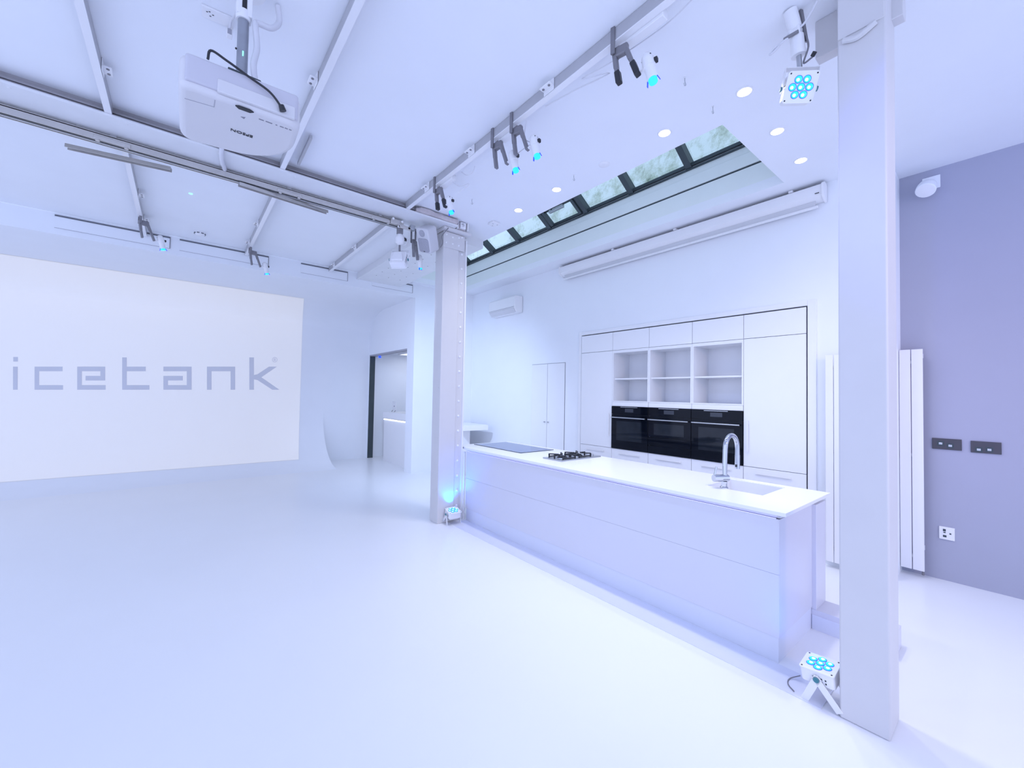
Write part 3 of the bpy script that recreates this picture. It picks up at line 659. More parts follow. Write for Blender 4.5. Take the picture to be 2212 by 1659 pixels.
# bracket chain at the end of the lamp track
eb = thing('track_bracket', 'jointed metal bracket at the right end of the lamp track', 'bracket', (2.0, 4.66, 3.58))
MB().box(1.86, 2.02, 4.62, 4.65, 3.60, 3.66).box(1.94, 2.10, 4.60, 4.625, 3.565, 3.605).build('plates', 'track', eb, bevel=0.006)
for x, z in ((1.88, 3.65), (1.99, 3.64), (1.95, 3.575), (2.08, 3.585)):
    MB().cyl((x, 4.60, z), (x, 4.615, z), 0.013, n=10).build('bolt', 'white', eb)
MB().box(2.10, 2.16, 4.60, 4.66, 3.58, 3.64).build('clip', 'steel', eb, bevel=0.004)
# floor lamp at the far column
p3 = thing('led_par_lamp', 'white square lamp on the floor at the far column foot, shining blue', 'stage lamp', (2.66, 4.405, 0.165), rot=aim((-0.05, -0.22, 0.95), (0.12, 1, 0)), group='square blue lens lamps')
p3.scale = (0.85, 0.85, 0.85)
par_head(p3); yoke(p3, R(-115), 0.17, 'stand'); yoke(p3, R(-62), 0.15, 'stand')
# floor lamp at the near column
p4 = thing('led_par_lamp', 'white square lamp with lit blue lenses on the floor behind the near column', 'stage lamp', (2.715, 0.685, 0.185), rot=aim((-0.10, 0.10, 1), (0, 1, 0)), group='square blue lens lamps')
p4.scale = (0.82, 0.82, 0.82)
par_head(p4); yoke(p4, R(-122), 0.19, 'stand'); yoke(p4, R(-62), 0.19, 'stand')
cable('thin cable on the floor beside the near blue lamp', [(2.66, 0.79, 0.008), (2.70, 0.83, 0.008), (2.76, 0.84, 0.008), (2.80, 0.80, 0.03)], 0.003, 'clampgrey')

# ================================================================== LOUDSPEAKER and column-top bits
sp = thing('loudspeaker', 'grey-white loudspeaker tilted under the beam left of the far column', 'loudspeaker', (2.29, 4.55, 3.49), rot=aim((-0.80, -0.22, -0.55), (-0.1, -0.35, 1)))
MB().prism(rrect(-0.095, 0.095, -0.15, 0.15, 0.03), 'z', -0.10, 0.07).build('cabinet', 'speaker', sp, local=True, bevel=0.015, seg=3)
MB().prism(rrect(-0.078, 0.078, -0.135, 0.03, 0.03), 'z', 0.07, 0.078).build('grille', 'speakergrille', sp, local=True, bevel=0.004)
MB().lathe((0, 0.09, 0.070), (0, 0, 1), [(0.04, 0), (0.04, 0.006), (0.028, 0.002), (0.003, 0.004)], 20).build('tweeter', 'speakergrille', sp, local=True, smooth=True)
MB().box(-0.012, 0.012, -0.128, -0.120, 0.078, 0.080).build('badge', 'blackplastic', sp, local=True)
MB().box(-0.03, 0.03, -0.02, 0.02, -0.14, -0.10).build('bracket', 'speaker', sp, local=True, bevel=0.005)
cable('grey cable from the loudspeaker up the side of the far column', [(2.43, 4.46, 3.40), (2.455, 4.45, 3.46), (2.44, 4.45, 3.53), (2.46, 4.46, 3.57), (2.52, 4.43, 3.66)], 0.005, 'clampgrey')
wr = MB()
random.seed(11)
pts = [(2.06, 3.735), (2.12, 3.775), (2.22, 3.765), (2.30, 3.74), (2.38, 3.745), (2.46, 3.73), (2.54, 3.74), (2.62, 3.725)]
n_ = 10; vs = []
for i, (x, z) in enumerate(pts):
    for kx in range(n_):
        t = 2*math.pi*kx/n_; rr = (0.040+random.uniform(-0.006, 0.010))*(0.6 if i in (0,) else 1)
        vs.append((x+random.uniform(-0.01, 0.01), 4.40+rr*0.8*math.cos(t), min(CEIL-0.002, 3.742+(z-3.74)*0.3+rr*math.sin(t))))
fs = [(i*n_+kx, i*n_+(kx+1) % n_, (i+1)*n_+(kx+1) % n_, (i+1)*n_+kx) for i in range(len(pts)-1) for kx in range(n_)]
fs += [tuple(range(n_)), tuple((len(pts)-1)*n_+kx for kx in range(n_))]
wo_ = MB().add(vs, fs).build('wrapped_pipe', 'wrap', smooth=True); tag(wo_, 'crumpled wrapped pipe lying on the beam above the far column', 'pipe')
sk = thing('power_socket', 'white surface socket box on top of the far column', 'socket', (2.72, 4.46, 3.69))
MB().box(2.64, 2.66, 4.42, 4.47, 3.688, CEIL).build('side_bar', 'white', sk)
MB().box(2.665, 2.775, 4.45, 4.49, 3.69, 3.785).build('back_box', 'wrap', sk, bevel=0.004)
MB().box(2.685, 2.765, 4.415, 4.45, 3.70, 3.78).build('socket_box', 'white', sk, bevel=0.005)
MB().box(2.71, 2.735, 4.411, 4.416, 3.725, 3.765).build('plug', 'speaker', sk)
for dx, dz in ((0.715, 3.752), (0.728, 3.738), (0.70, 3.745)): MB().box(2+dx, 2+dx+0.005, 4.409, 4.412, dz, dz+0.008).build('pin_hole', 'blackplastic', sk)
MB().box(2.79, 2.806, 4.42, 4.47, 3.688, CEIL).build('side_bar', 'white', sk)

# ================================================================== CEILING SMALL THINGS
DLAB = ['lit ceiling downlight nearest the hanging blue lamp', 'lit ceiling downlight before the near corner of the rooflight', 'lit ceiling downlight beside the right end of the rooflight, middle of three',
        'lit ceiling downlight beside the right end of the rooflight, closest to the rolled screen', 'lit ceiling downlight left of the round white detector', 'lit ceiling downlight nearest the square white detector']
for (x, y), lb in zip(DOWNL, DLAB):
    d = thing('downlight', lb, 'downlight', (x, y, CEIL-0.012), group='recessed ceiling downlights')
    MB().lathe((x, y, CEIL), (0, 0, -1), [(0.055, 0), (0.055, 0.004), (0.046, 0.008), (0.044, 0.004)], 24).build('bezel', 'white', d, smooth=True)
    MB().cyl((x, y, CEIL-0.0045), (x, y, CEIL-0.0105), 0.043, 0.040, n=24).build('lamp', 'downlight', d, smooth=True)
def disc(name, label, cat, x, y, r, h, mtl='white', slots=False):
    t = thing(name, label, cat, (x, y, CEIL-h))
    MB().lathe((x, y, CEIL), (0, 0, -1), [(r, 0), (r, h*0.35), (r*0.85, h*0.7), (r*0.55, h), (0.005, h)], 24).build('cover', mtl, t, smooth=True)
    MB().lathe((x, y, CEIL), (0, 0, -1), [(r*1.05, 0), (r*1.05, 0.004), (r, 0.005)], 24).build('base', mtl, t, smooth=True)
    if slots:
        for a in range(0, 360, 45):
            q = R(a+12); q2 = R(a+38)
            MB().beam((x+r*0.96*math.cos(q), y+r*0.96*math.sin(q), CEIL-h*0.5), (x+r*0.96*math.cos(q2), y+r*0.96*math.sin(q2), CEIL-h*0.5), 0.012, 0.012).build('slot', 'gap', t)
    return t
disc('smoke_detector', 'round white detector flush on the ceiling before the rooflight', 'detector', 3.035, 2.437, 0.05, 0.014)
disc('smoke_detector', 'round slotted smoke detector on the far studio ceiling', 'detector', 0.138, 7.15, 0.065, 0.05, slots=True)
sq = thing('square_detector', 'small square white detector on the ceiling near the far column', 'detector', (3.036, 4.186, CEIL-0.03))
MB().box(2.98, 3.09, 4.13, 4.24, CEIL-0.028, CEIL).build('case', 'white', sq, bevel=0.005)
for dx, dy in ((-0.03, -0.02), (0.03, -0.03), (0.0, 0.03)): MB().box(3.036+dx-0.006, 3.036+dx+0.006, 4.186+dy-0.006, 4.186+dy+0.006, CEIL-0.03, CEIL-0.028).build('mark', 'speakergrille', sq)
gd = MB().lathe((0.017, 5.81, CEIL), (0, 0, -1), [(0.018, 0), (0.016, 0.004), (0.002, 0.008)], 12).build('indicator_light', 'ledgreen', smooth=True); tag(gd, 'tiny green light on the far studio ceiling', 'light')
for lb, x, y in (('small wire hook in the ceiling near the hanging blue lamp', 3.03, 1.42), ('small wire hook in the ceiling right of the nearest clamp light', 2.61, 1.414), ('small wire hook in the ceiling by the round white detector', 2.96, 2.75), ('small wire hook in the ceiling near the farthest clamp light', 2.475, 3.84)):
    h = thing('ceiling_hook', lb, 'hook', (x, y, CEIL-0.06), group='wire hooks in the kitchen ceiling')
    MB().tube([(x, y, CEIL), (x, y, CEIL-0.028), (x+0.012, y, CEIL-0.045), (x, y, CEIL-0.058), (x-0.012, y, CEIL-0.044)], 0.003, n=6).build('wire', 'steel', h, smooth=True)
    MB().cyl((x, y, CEIL), (x, y, CEIL-0.006), 0.008, n=8).build('collar', 'white', h, smooth=True)

# ================================================================== ROLLED PROJECTION SCREEN on the kitchen wall
rs = thing('projection_screen', 'long white rolled-up projection screen case high on the kitchen wall', 'projection screen', (4.9, 3.0, 3.55))
prof = [(4.975, 3.60), (4.975, 3.735), (4.955, 3.76), (4.90, 3.765), (4.862, 3.745), (4.852, 3.70), (4.862, 3.645), (4.90, 3.62), (4.93, 3.60)]
MB().prism([(a, b) for a, b in prof], 'y', 1.21, 4.80).build('case', 'white', rs, smooth=True)
for y0, y1 in ((1.19, 1.21), (4.80, 4.82)): MB().prism([(4.975, 3.585), (4.975, 3.75), (4.95, 3.772), (4.895, 3.775), (4.853, 3.752), (4.842, 3.70), (4.852, 3.64), (4.89, 3.61), (4.93, 3.59)], 'y', y0, y1).build('end_cap', 'white', rs, bevel=0.003)
MB().box(4.912, 4.918, 1.27, 4.74, 3.555, 3.61).build('screen_cloth', 'speaker', rs)
MB().box(4.90, 4.93, 1.25, 4.76, 3.535, 3.557).build('weight_bar', 'white', rs, bevel=0.004)
for y in (1.48, 2.77, 3.75): MB().box(4.88, 4.93, y-0.02, y+0.02, 3.76, 3.785).build('bracket', 'white', rs, bevel=0.003)
MB().box(4.846, 4.85, 1.225, 1.26, 3.655, 3.662).build('marking', 'blackplastic', rs)

# ================================================================== AIR CONDITIONER
ac = thing('air_conditioner', 'white wall air conditioner high in the far kitchen corner', 'air conditioner', (4.88, 6.2, 3.15))
MB().prism([(4.975, 3.16), (4.975, 3.47), (4.80, 3.47), (4.775, 3.44), (4.775, 3.24), (4.83, 3.17)], 'y', 5.88, 6.70).build('case', 'white', ac, bevel=0.012)
MB().prism([(4.772, 3.235), (4.768, 3.225), (4.83, 3.155), (4.838, 3.163)], 'y', 5.91, 6.67).build('flap', 'speaker', ac, bevel=0.003)
MB().box(4.771, 4.776, 5.89, 6.69, 3.25, 3.256).build('seam', 'speakergrille', ac)

# ================================================================== CUPBOARD DOORS IN THE WALL
cp = thing('wall_cupboard', 'plain white double-door cupboard set flush in the kitchen wall', 'cupboard', (4.97, 5.17, 0))
MB().box(XW-0.002, XW-0.0005, 4.755, 5.585, 0.02, 2.162).build('shadow_gap', 'gap', cp)
for y0, y1, ky in ((4.763, 5.168, 5.128), (5.176, 5.578, 5.216)):
    dd = MB().box(XW-0.012, XW-0.002, y0, y1, 0.025, 2.155).build('door', 'cabinet', cp)
    MB().lathe((XW-0.012, ky, 1.143), (-1, 0, 0), [(0.006, 0), (0.006, 0.012), (0.014, 0.016), (0.012, 0.028), (0.002, 0.030)], 12).build('knob', 'steel', dd, smooth=True)

# ================================================================== KITCHEN UNITS
XF = 4.955     # front plane of doors
YU = [1.362, 1.962, 2.565, 3.172, 3.778, 4.385]
def tall_unit(label, y0, y1, hy):
    t = thing('tall_cabinet', label, 'cabinet', (5.2, (y0+y1)/2, 0), group='tall cabinets at the ends of the run')
    MB().box(XF+0.022, 5.56, y0+0.001, y1-0.001, 0.1, 2.55).build('carcass', 'gap', t)
    g = 0.0025
    MB().box(XF, XF+0.02, y0+g, y1-g, 2.285+g, 2.557).build('top_door', 'cabinet', t, bevel=0.0015)
    d = MB().box(XF, XF+0.02, y0+g, y1-g, 0.85+g, 2.285-g).build('door', 'cabinet', t, bevel=0.0015)
    MB().box(XF-0.022, XF-0.014, hy-0.008, hy+0.008, 1.02, 1.36).box(XF-0.016, XF, hy-0.005, hy+0.005, 1.04, 1.06).box(XF-0.016, XF, hy-0.005, hy+0.005, 1.32, 1.34).build('handle', 'white', d)
    for z0, z1 in ((0.48, 0.85), (0.12, 0.48)):
        w_ = MB().box(XF, XF+0.02, y0+g, y1-g, z0+g, z1-g).build('drawer', 'cabinet', t, bevel=0.0015)
        MB().box(XF-0.018, XF-0.010, y0+0.13, y1-0.13, z1-0.068, z1-0.052).box(XF-0.012, XF, y0+0.15, y0+0.16, z1-0.065, z1-0.055).box(XF-0.012, XF, y1-0.16, y1-0.15, z1-0.065, z1-0.055).build('handle', 'white', w_)
    MB().box(XF+0.05, XF+0.065, y0, y1, 0, 0.1).build('plinth', 'cabinet', t)
tall_unit('tall white cabinet at the right end, beside the radiator', YU[0], YU[1], YU[1]-0.05)
tall_unit('tall white cabinet at the left end of the oven wall', YU[4], YU[5], YU[4]+0.045)
def oven_unit(label, y0, y1):
    t = thing('oven_cabinet', label, 'cabinet', (5.2, (y0+y1)/2, 0), group='oven cabinets with open shelves')
    g = 0.0025
    MB().box(XF, XF+0.02, y0+g, y1-g, 2.285+g, 2.557).build('top_door', 'cabinet', t, bevel=0.0015)
    MB().box(XF+0.022, 5.5, y0+0.001, y1-0.001, 2.285, 2.55).box(XF+0.022, 5.5, y0+0.001, y1-0.001, 0.1, 0.85).build('carcass', 'gap', t)
    s_ = MB(); s_.box(XF, 5.36, y0+0.001, y0+0.019, 1.53, 2.283); s_.box(XF, 5.36, y1-0.019, y1-0.001, 1.53, 2.283)
    s_.box(XF, 5.36, y0+0.019, y1-0.019, 1.53, 1.545); s_.box(XF, 5.36, y0+0.019, y1-0.019, 2.245, 2.283)
    s_.build('shelf_box', 'cabinet', t)
    MB().box(5.345, 5.36, y0+0.019, y1-0.019, 1.545, 2.245).build('back_panel', 'cabinet', t)
    MB().box(XF+0.03, 5.345, y0+0.019, y1-0.019, 1.855, 1.873).build('shelf', 'cabinet', t)
    MB().box(XF-0.004, XF+0.02, y0+g, y1-g, 1.468, 1.528).build('trim_strip', 'cabinet', t, bevel=0.0015)
    MB().box(XF+0.02, 5.5, y0+0.001, y0+0.012, 0.85, 1.53).box(XF+0.02, 5.5, y1-0.012, y1-0.001, 0.85, 1.53).build('oven_housing', 'gap', t)
    for z0, z1 in ((0.48, 0.85), (0.12, 0.48)):
        w_ = MB().box(XF, XF+0.02, y0+g, y1-g, z0+g, z1-g).build('drawer', 'cabinet', t, bevel=0.0015)
        MB().box(XF-0.018, XF-0.010, y0+0.13, y1-0.13, z1-0.068, z1-0.052).box(XF-0.012, XF, y0+0.15, y0+0.16, z1-0.065, z1-0.055).box(XF-0.012, XF, y1-0.16, y1-0.15, z1-0.065, z1-0.055).build('handle', 'white', w_)
    MB().box(XF+0.05, XF+0.065, y0, y1, 0, 0.1).build('plinth', 'cabinet', t)
oven_unit('white oven cabinet with open shelves, right one of three', YU[1], YU[2])
oven_unit('white oven cabinet with open shelves, middle of three', YU[2], YU[3])
oven_unit('white oven cabinet with open shelves, left one of three', YU[3], YU[4])
def oven(label, y0, y1, drawer=False):
    t = thing('built_in_oven', label, 'oven', (5.2, (y0+y1)/2, 0.853), group='black built-in ovens')
    y0 += 0.003; y1 -= 0.003; X0 = XF-0.015
    MB().box(XF+0.022, 5.45, y0+0.012, y1-0.012, 0.856, 1.462).build('body', 'ovengrey', t)
    pn = MB().box(X0, XF+0.02, y0, y1, 1.352, 1.465).build('control_panel', 'blackglass', t, bevel=0.002)
    yc = (y0+y1)/2
    MB().box(X0-0.001, X0+0.002, yc-0.075, yc+0.065, 1.385, 1.435).build('display', 'ovengrey', pn)
    MB().box(X0-0.006, X0, yc-0.14, yc+0.14, 1.452, 1.459).build('trim_bar', 'steel', pn)
    zb = 1.075 if drawer else 0.856
    if drawer:
        MB().box(X0, XF+0.02, y0, y1, 0.856, 0.955).build('warming_drawer', 'blackglass', t, bevel=0.002)
        MB().box(X0, XF+0.02, y0, y1, 0.960, 1.07).build('warming_drawer', 'blackglass', t, bevel=0.002)
    dr_ = MB().box(X0, XF+0.02, y0, y1, zb, 1.347).build('door', 'blackglass', t, bevel=0.002)
    MB().box(X0-0.001, X0+0.002, y0+0.09, y1-0.09, zb+(0.03 if drawer else 0.12), 1.255).build('window', 'ovenwindow', dr_)
    hb = MB().cyl((X0-0.035, y0+0.02, 1.305), (X0-0.035, y1-0.02, 1.305), 0.008, n=10)
    hb.build('handle', 'steel', dr_, smooth=True)
    MB().box(X0-0.04, X0, y0+0.03, y0+0.045, 1.298, 1.312).box(X0-0.04, X0, y1-0.045, y1-0.03, 1.298, 1.312).build('handle_post', 'blackplastic', dr_)
oven('black glass built-in oven behind the tap, right one of three', YU[1], YU[2])
oven('black glass built-in oven with drawers below, middle of three', YU[2], YU[3], True)
oven('black glass built-in oven, left one of three', YU[3], YU[4])

# ================================================================== ISLAND
IX0, IX1, IY0, IY1 = 2.87, 3.50, 0.93, 4.46
isl = thing('kitchen_island', 'long white kitchen island base with grey kick board', 'kitchen island', (3.2, 2.7, 0))
MB().box(IX0+0.018, IX1-0.002, IY0+0.02, IY1-0.02, 0.15, 0.735).build('carcass', 'cabinet', isl)
MB().box(IX0+0.018, 3.22, IY0+0.02, IY1-0.02, 0.735, 0.866).build('top_rail', 'cabinet', isl)
MB().box(IX0, IX0+0.018, IY0, IY1, 0.5305, 0.866).build('front_panel', 'island', isl, bevel=0.001)
MB().box(IX0, IX0+0.018, IY0, IY1, 0.150, 0.5295).build('front_panel', 'island', isl, bevel=0.001)
MB().box(IX0+0.018, IX1, IY0, IY0+0.018, 0.150, 0.866).build('end_panel', 'island', isl, bevel=0.001)
MB().box(IX0+0.004, IX1-0.004, IY0+0.004, IY1-0.02, 0.0, 0.149).build('kick_board', 'cool_grey', isl)
MB().box(IX0+0.006, IX0+0.012, IY0+0.02, IY1-0.02, 0.8665, 0.8705).build('led_strip', 'ledviolet', isl)
# stepped rear part with the square opening
r_ = MB(); r_.box(3.50, 3.72, 0.50, 0.99, 0.0, 0.137); r_.box(3.50, 3.72, 0.905, 0.99, 0.137, 0.866)
r_.build('return_panel', 'island', isl, bevel=0.002)
MB().box(3.495, 3.50, 0.50, 0.929, 0.0, 0.10).build('kick_board', 'cool_grey', isl)
MB().box(3.50, 3.72, 1.60, IY1-0.02, 0.0, 0.866).build('rear_units', 'cabinet', isl)
# white waste pipe beside the island end
pp = thing('white_pipe', 'white pipe standing between the far column and the island end', 'pipe', (2.868, 4.50, 0))
MB().cyl((2.868, 4.50, 0.0), (2.868, 4.50, 0.858), 0.015, n=12).build('pipe', 'white', pp, smooth=True)
for z in (0.04, 0.11): MB().cyl((2.868, 4.50, z), (2.868, 4.50, z+0.035), 0.021, n=12).build('joint', 'white', pp, smooth=True)
# worktop with a sharp undercut edge and the sink cut in
wt = thing('worktop', 'thin white worktop on the kitchen island', 'worktop', (3.3, 2.8, 0.88))
WX0, WX1, WY0, WY1, WZ = 2.84, 3.76, 0.885, 4.72, 0.92
SKX0, SKX1, SKY0, SKY1 = 3.235, 3.675, 1.15, 1.565
t = MB()
def top_slab(x0, x1, y0, y1): t.box(x0, x1, y0, y1, WZ-0.022, WZ)
top_slab(WX0, SKX0, WY0, 4.46); top_slab(SKX1, WX1, WY0, WY1); top_slab(SKX0, SKX1, WY0, SKY0); top_slab(SKX0, SKX1, SKY1, WY1); top_slab(2.865, SKX0, 4.46, WY1)
t.build('slab', 'stone', wt)
MB().prism([(WX0+0.002, WZ-0.022), (WX0+0.09, WZ-0.022), (WX0+0.09, WZ-0.048), (WX0+0.045, WZ-0.048)], 'y', WY0+0.05, 4.44).build('front_undercut', 'stone_edge', wt)
MB().prism([(WY0+0.002, WZ-0.022), (WY0+0.11, WZ-0.022), (WY0+0.11, WZ-0.048), (WY0+0.045, WZ-0.048)], 'x', WX0+0.05, WX1-0.01).build('end_undercut', 'stone_edge', wt)
sn = thing('sink', 'white square sink bowl sunk in the worktop under the tap', 'sink', ((SKX0+SKX1)/2, (SKY0+SKY1)/2, 0.75))
q = MB(); zt, zb = WZ-0.004, 0.752
q.box(SKX0-0.0, SKX0+0.008, SKY0, SKY1, zb, zt); q.box(SKX1-0.008, SKX1, SKY0, SKY1, zb, zt); q.box(SKX0, SKX1, SKY0, SKY0+0.008, zb, zt); q.box(SKX0, SKX1, SKY1-0.008, SKY1, zb, zt); q.box(SKX0, SKX1, SKY0, SKY1, zb-0.008, zb)
q.build('bowl', 'sinkwhite', sn)
MB().lathe(((SKX0+SKX1)/2, (SKY0+SKY1)/2, zb), (0, 0, 1), [(0.04, 0), (0.04, 0.004), (0.028, 0.006), (0.002, 0.003)], 18).build('drain', 'steel', sn, smooth=True)
# tap
tp = thing('kitchen_tap', 'tall chrome swan-neck tap beside the sink', 'tap', (3.245, 1.455, WZ))
bx, by = 3.255, 1.425
MB().lathe((bx, by, WZ), (0, 0, 1), [(0.030, 0), (0.030, 0.006), (0.022, 0.014), (0.021, 0.05)], 20).build('base', 'chrome', tp, smooth=True)
MB().cyl((bx-0.075, by+0.045, WZ+0.075), (bx+0.025, by-0.015, WZ+0.075), 0.027, n=20).build('valve_body', 'chrome', tp, smooth=True)
MB().cyl((bx-0.068, by+0.041, WZ+0.095), (bx-0.055, by+0.033, WZ+0.16), 0.009, 0.007, n=10).build('lever', 'chrome', tp, smooth=True)
neck = [(bx+0.005, by, WZ+0.09), (bx+0.008, by, WZ+0.20), (bx+0.015, by, WZ+0.295)]
for kx in range(1, 9):
    a = R(180-180*kx/8); neck.append((bx+0.115+0.10*math.cos(a), by-0.005*kx/8, WZ+0.30+0.095*math.sin(a)))
neck += [(bx+0.217, by-0.005, WZ+0.26), (bx+0.218, by-0.005, WZ+0.23)]
MB().tube(neck, 0.0175, n=16, sub=4).build('neck', 'chrome', tp, smooth=True)
MB().cyl((bx+0.218, by-0.005, WZ+0.235), (bx+0.219, by-0.005, WZ+0.125), 0.019, 0.018, n=16).build('spray_head', 'chrome', tp, smooth=True)
MB().box(bx+0.196, bx+0.202, by-0.012, by+0.002, WZ+0.14, WZ+0.16).build('button', 'blackplastic', tp)
# induction hob
ih = thing('induction_hob', 'dark glass induction hob flush on the far end of the worktop', 'hob', (3.38, 4.18, WZ))
MB().box(3.12, 3.655, 3.68, 4.655, WZ, WZ+0.005).build('glass', 'hobglass', ih, bevel=0.002)
MB().box(3.117, 3.123, 3.678, 4.657, WZ, WZ+0.006).box(3.117, 3.658, 3.676, 3.682, WZ, WZ+0.006).build('edge_trim', 'frame_dark', ih)
# gas hob
gh = thing('gas_hob', 'steel gas hob with black pan supports on the worktop', 'hob', (3.40, 3.12, WZ))
GX0, GX1, GY0, GY1 = 3.075, 3.715, 2.975, 3.255
MB().box(GX0, GX1, GY0, GY1, WZ, WZ+0.012).build('plate', 'steel', gh, bevel=0.004)
for (x, y) in ((3.23, 3.115), (3.48, 3.115)):
    b = MB().lathe((x, y, WZ+0.012), (0, 0, 1), [(0.055, 0), (0.055, 0.010), (0.04, 0.016), (0.038, 0.024), (0.004, 0.026)], 20).build('burner', 'castiron', gh, smooth=True)
    MB().lathe((x, y, WZ+0.012), (0, 0, 1), [(0.075, 0), (0.072, 0.004), (0.05, 0.003)], 20).build('burner_ring', 'steel', b, smooth=True)
    for (dx, dy) in ((-0.08, -0.07), (-0.08, 0.07), (0.08, -0.07), (0.08, 0.07), (-0.10, 0), (0.10, 0)):
        px_, py_ = x+dx*1.15, y+dy*1.5; ix_, iy_ = x+dx*0.35, y+dy*0.35
        MB().beam((px_, py_, WZ+0.012), (px_, py_, WZ+0.052), 0.012, 0.012, upv=(1, 0, 0)).beam((px_, py_, WZ+0.048), (ix_, iy_, WZ+0.048), 0.010, 0.012).build('pan_support', 'castiron', gh)
    for e_ in (-0.105, 0.105): MB().beam((x-0.09, y+e_, WZ+0.022), (x+0.09, y+e_, WZ+0.022), 0.010, 0.012).build('pan_support', 'castiron', gh)
for y in (3.06, 3.16):
    MB().lathe((3.655, y, WZ+0.012), (0, 0, 1), [(0.018, 0), (0.017, 0.020), (0.002, 0.022)], 14).build('knob', 'steel', gh, smooth=True)
# far counter behind the column
fc = thing('side_counter', 'white side counter in the far kitchen corner behind the column', 'counter', (4.4, 7.1, 0))
MB().box(4.20, 4.76, 6.62, YB-0.002, 0.90, 1.0).build('top', 'stone', fc, bevel=0.004)
MB().box(4.22, 4.48, 6.85, YB-0.002, 0, 0.90).build('support', 'white', fc)

# ================================================================== RADIATORS
def radiator(label, x, ys, wd, z0, z1):
    t = thing('column_radiator', label, 'radiator', (x, sum(ys)/len(ys), z0), group='tall panel radiators')
    for y in ys:
        MB().box(x-0.012, x, y-wd/2, y+wd/2, z0, z1).build('panel', 'white', t, bevel=0.003)
    y0, y1 = min(ys)-wd/2, max(ys)+wd/2
    for z in (z0+0.12, z0+1.05, z1-0.12): MB().cyl((x+0.018, y0+0.01, z), (x+0.018, y1-0.01, z), 0.017, n=10).build('header', 'white', t, smooth=True)
    for z in (z0+0.2, z1-0.06): MB().box(x, x+0.08, y0+0.005, y0+0.03, z-0.02, z+0.02).build('bracket', 'white', t)
    MB().cyl((x+0.018, y0+0.012, z0-0.04), (x+0.018, y0+0.012, z0+0.05), 0.009, n=8).build('valve', 'clampgrey', t)
radiator('tall white radiator left of the near column, beside the cabinets', 4.90, [1.158-0.0665*i for i in range(6)], 0.061, 0.06, 2.045)
radiator('tall white radiator right of the near column on the lilac wall', 5.32, [0.594+0.083*i for i in range(2)], 0.077, 0.06, 2.095)
# ================================================================== SWITCH PLATES, SOCKET, ROUND LAMP on the right wall
def plate(label, y0, y1, z0, z1, bits):
    t = thing('switch_plate', label, 'switch', (XR-0.01, (y0+y1)/2, z0), group='dark switch plates')
    MB().box(XR-0.012, XR, y0, y1, z0, z1).build('plate', 'plate_dark', t, bevel=0.002)
    for yy, zz in bits:
        MB().box(XR-0.014, XR-0.012, yy-0.022, yy+0.022, zz-0.022, zz+0.022).build('rocker_surround', 'frame_dark', t)
        MB().box(XR-0.020, XR-0.013, yy-0.012, yy+0.012, zz-0.010, zz+0.010).build('toggle', 'steel', t, bevel=0.002)
plate('dark metal switch plate nearer the radiator', 0.325, 0.509, 1.178, 1.276, [(0.455, 1.23), (0.395, 1.215)])
plate('dark metal switch plate farther right of the radiator', 0.098, 0.272, 1.172, 1.272, [(0.225, 1.20), (0.165, 1.205)])
ws = thing('wall_socket', 'white wall socket low on the lilac wall under the switch plates', 'socket', (XR-0.01, 0.42, 0.367))
MB().box(XR-0.010, XR, 0.373, 0.471, 0.367, 0.48).build('plate', 'white', ws, bevel=0.002)
for yy, zz, a, b in ((0.437, 0.450, 0.009, 0.010), (0.436, 0.430, 0.007, 0.005), (0.435, 0.397, 0.011, 0.009), (0.40, 0.425, 0.006, 0.006)):
    MB().box(XR-0.0115, XR-0.0095, yy-a, yy+a, zz-b, zz+b).build('pin_hole', 'frame_dark', ws)
rl = thing('wall_lamp', 'round white drum fitting high on the lilac wall', 'wall lamp', (5.30, 0.515, 3.57))
ax = Vector((-0.62, 0.10, -0.76)).normalized()
cpt = Vector((5.28, 0.52, 3.57))
MB().lathe(cpt-ax*0.07, ax, [(0.045, 0), (0.063, 0.02), (0.071, 0.06), (0.071, 0.10), (0.066, 0.105)], 24).build('drum', 'wall', rl, smooth=True)
MB().lathe(cpt+ax*0.03, ax, [(0.064, 0), (0.064, 0.006), (0.004, 0.010)], 24).build('cover', 'white', rl, smooth=True)
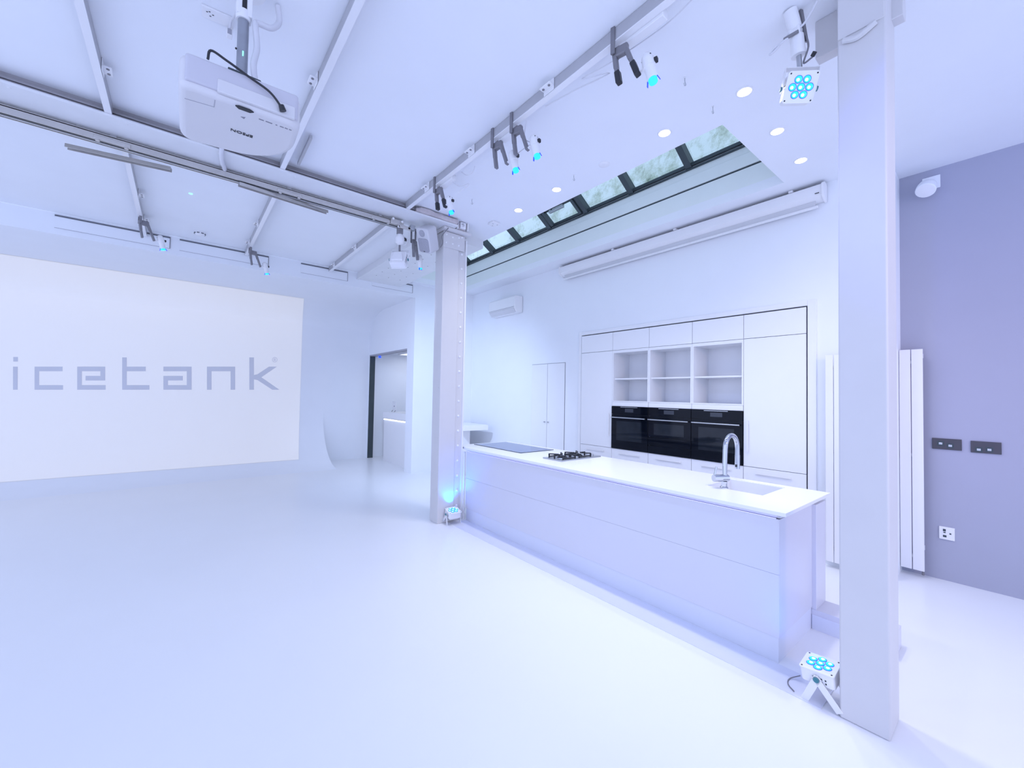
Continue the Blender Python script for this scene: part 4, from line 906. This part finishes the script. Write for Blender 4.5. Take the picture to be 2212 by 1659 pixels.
MB().cyl(cpt-ax*0.06, (XR, 0.50, 3.66), 0.03, n=14).build('arm', 'wall', rl, smooth=True)
MB().box(XR-0.012, XR, 0.44, 0.56, 3.60, 3.72).build('wall_plate', 'wall', rl, bevel=0.004)

# ================================================================== RECEPTION seen through the doorway
dk = thing('reception_desk', 'white reception desk with glowing strip under its top, through the doorway', 'desk', (3.95, 8.72, 0))
MB().box(3.78, 4.30, 7.95, 9.50, 0, 0.995).build('front', 'white', dk)
MB().box(3.755, 4.36, 7.93, 9.52, 1.005, 1.15).build('top', 'white', dk, bevel=0.004)
MB().box(3.763, 3.775, 7.95, 9.49, 0.965, 0.985).build('led_strip', 'ledwhite', dk)
tb = thing('desk_sign', 'small white sign on a stand on the reception desk', 'sign', (3.95, 9.3, 1.15))
MB().box(3.94, 3.955, 9.20, 9.40, 1.19, 1.40).build('card', 'white', tb, bevel=0.003)
MB().box(3.937, 3.94, 9.285, 9.315, 1.27, 1.30).build('mark', 'printgrey', tb)
for y in (9.22, 9.38): MB().beam((3.94, y, 1.19), (3.91, y, 1.151), 0.012, 0.008).build('foot', 'clampgrey', tb)
lp = thing('ceiling_panel_light', 'bright ceiling light panel inside the reception', 'light', (4.7, 9.2, 2.58))
MB().box(4.3, 5.1, 8.4, 9.9, 2.575, 2.60).build('diffuser', 'ledwhite', lp)
MB().box(4.27, 5.13, 8.37, 8.4, 2.57, 2.60).box(4.27, 5.13, 9.9, 9.93, 2.57, 2.60).box(4.27, 4.3, 8.4, 9.9, 2.57, 2.60).box(5.1, 5.13, 8.4, 9.9, 2.57, 2.60).build('frame', 'white', lp)
bd = thing('blue_spotlight', 'tiny blue spotlight under the doorway head', 'spotlight', (3.72, 9.72, 2.44))
MB().lathe((3.72, 9.72, 2.44), (0, 0, 1), [(0.03, 0), (0.035, 0.02), (0.02, 0.06), (0.006, 0.08)], 14).build('lamp', 'bluedot', bd, smooth=True)
MB().box(3.70, 3.74, 9.70, 9.74, 2.50, 2.60).build('stem', 'white', bd)
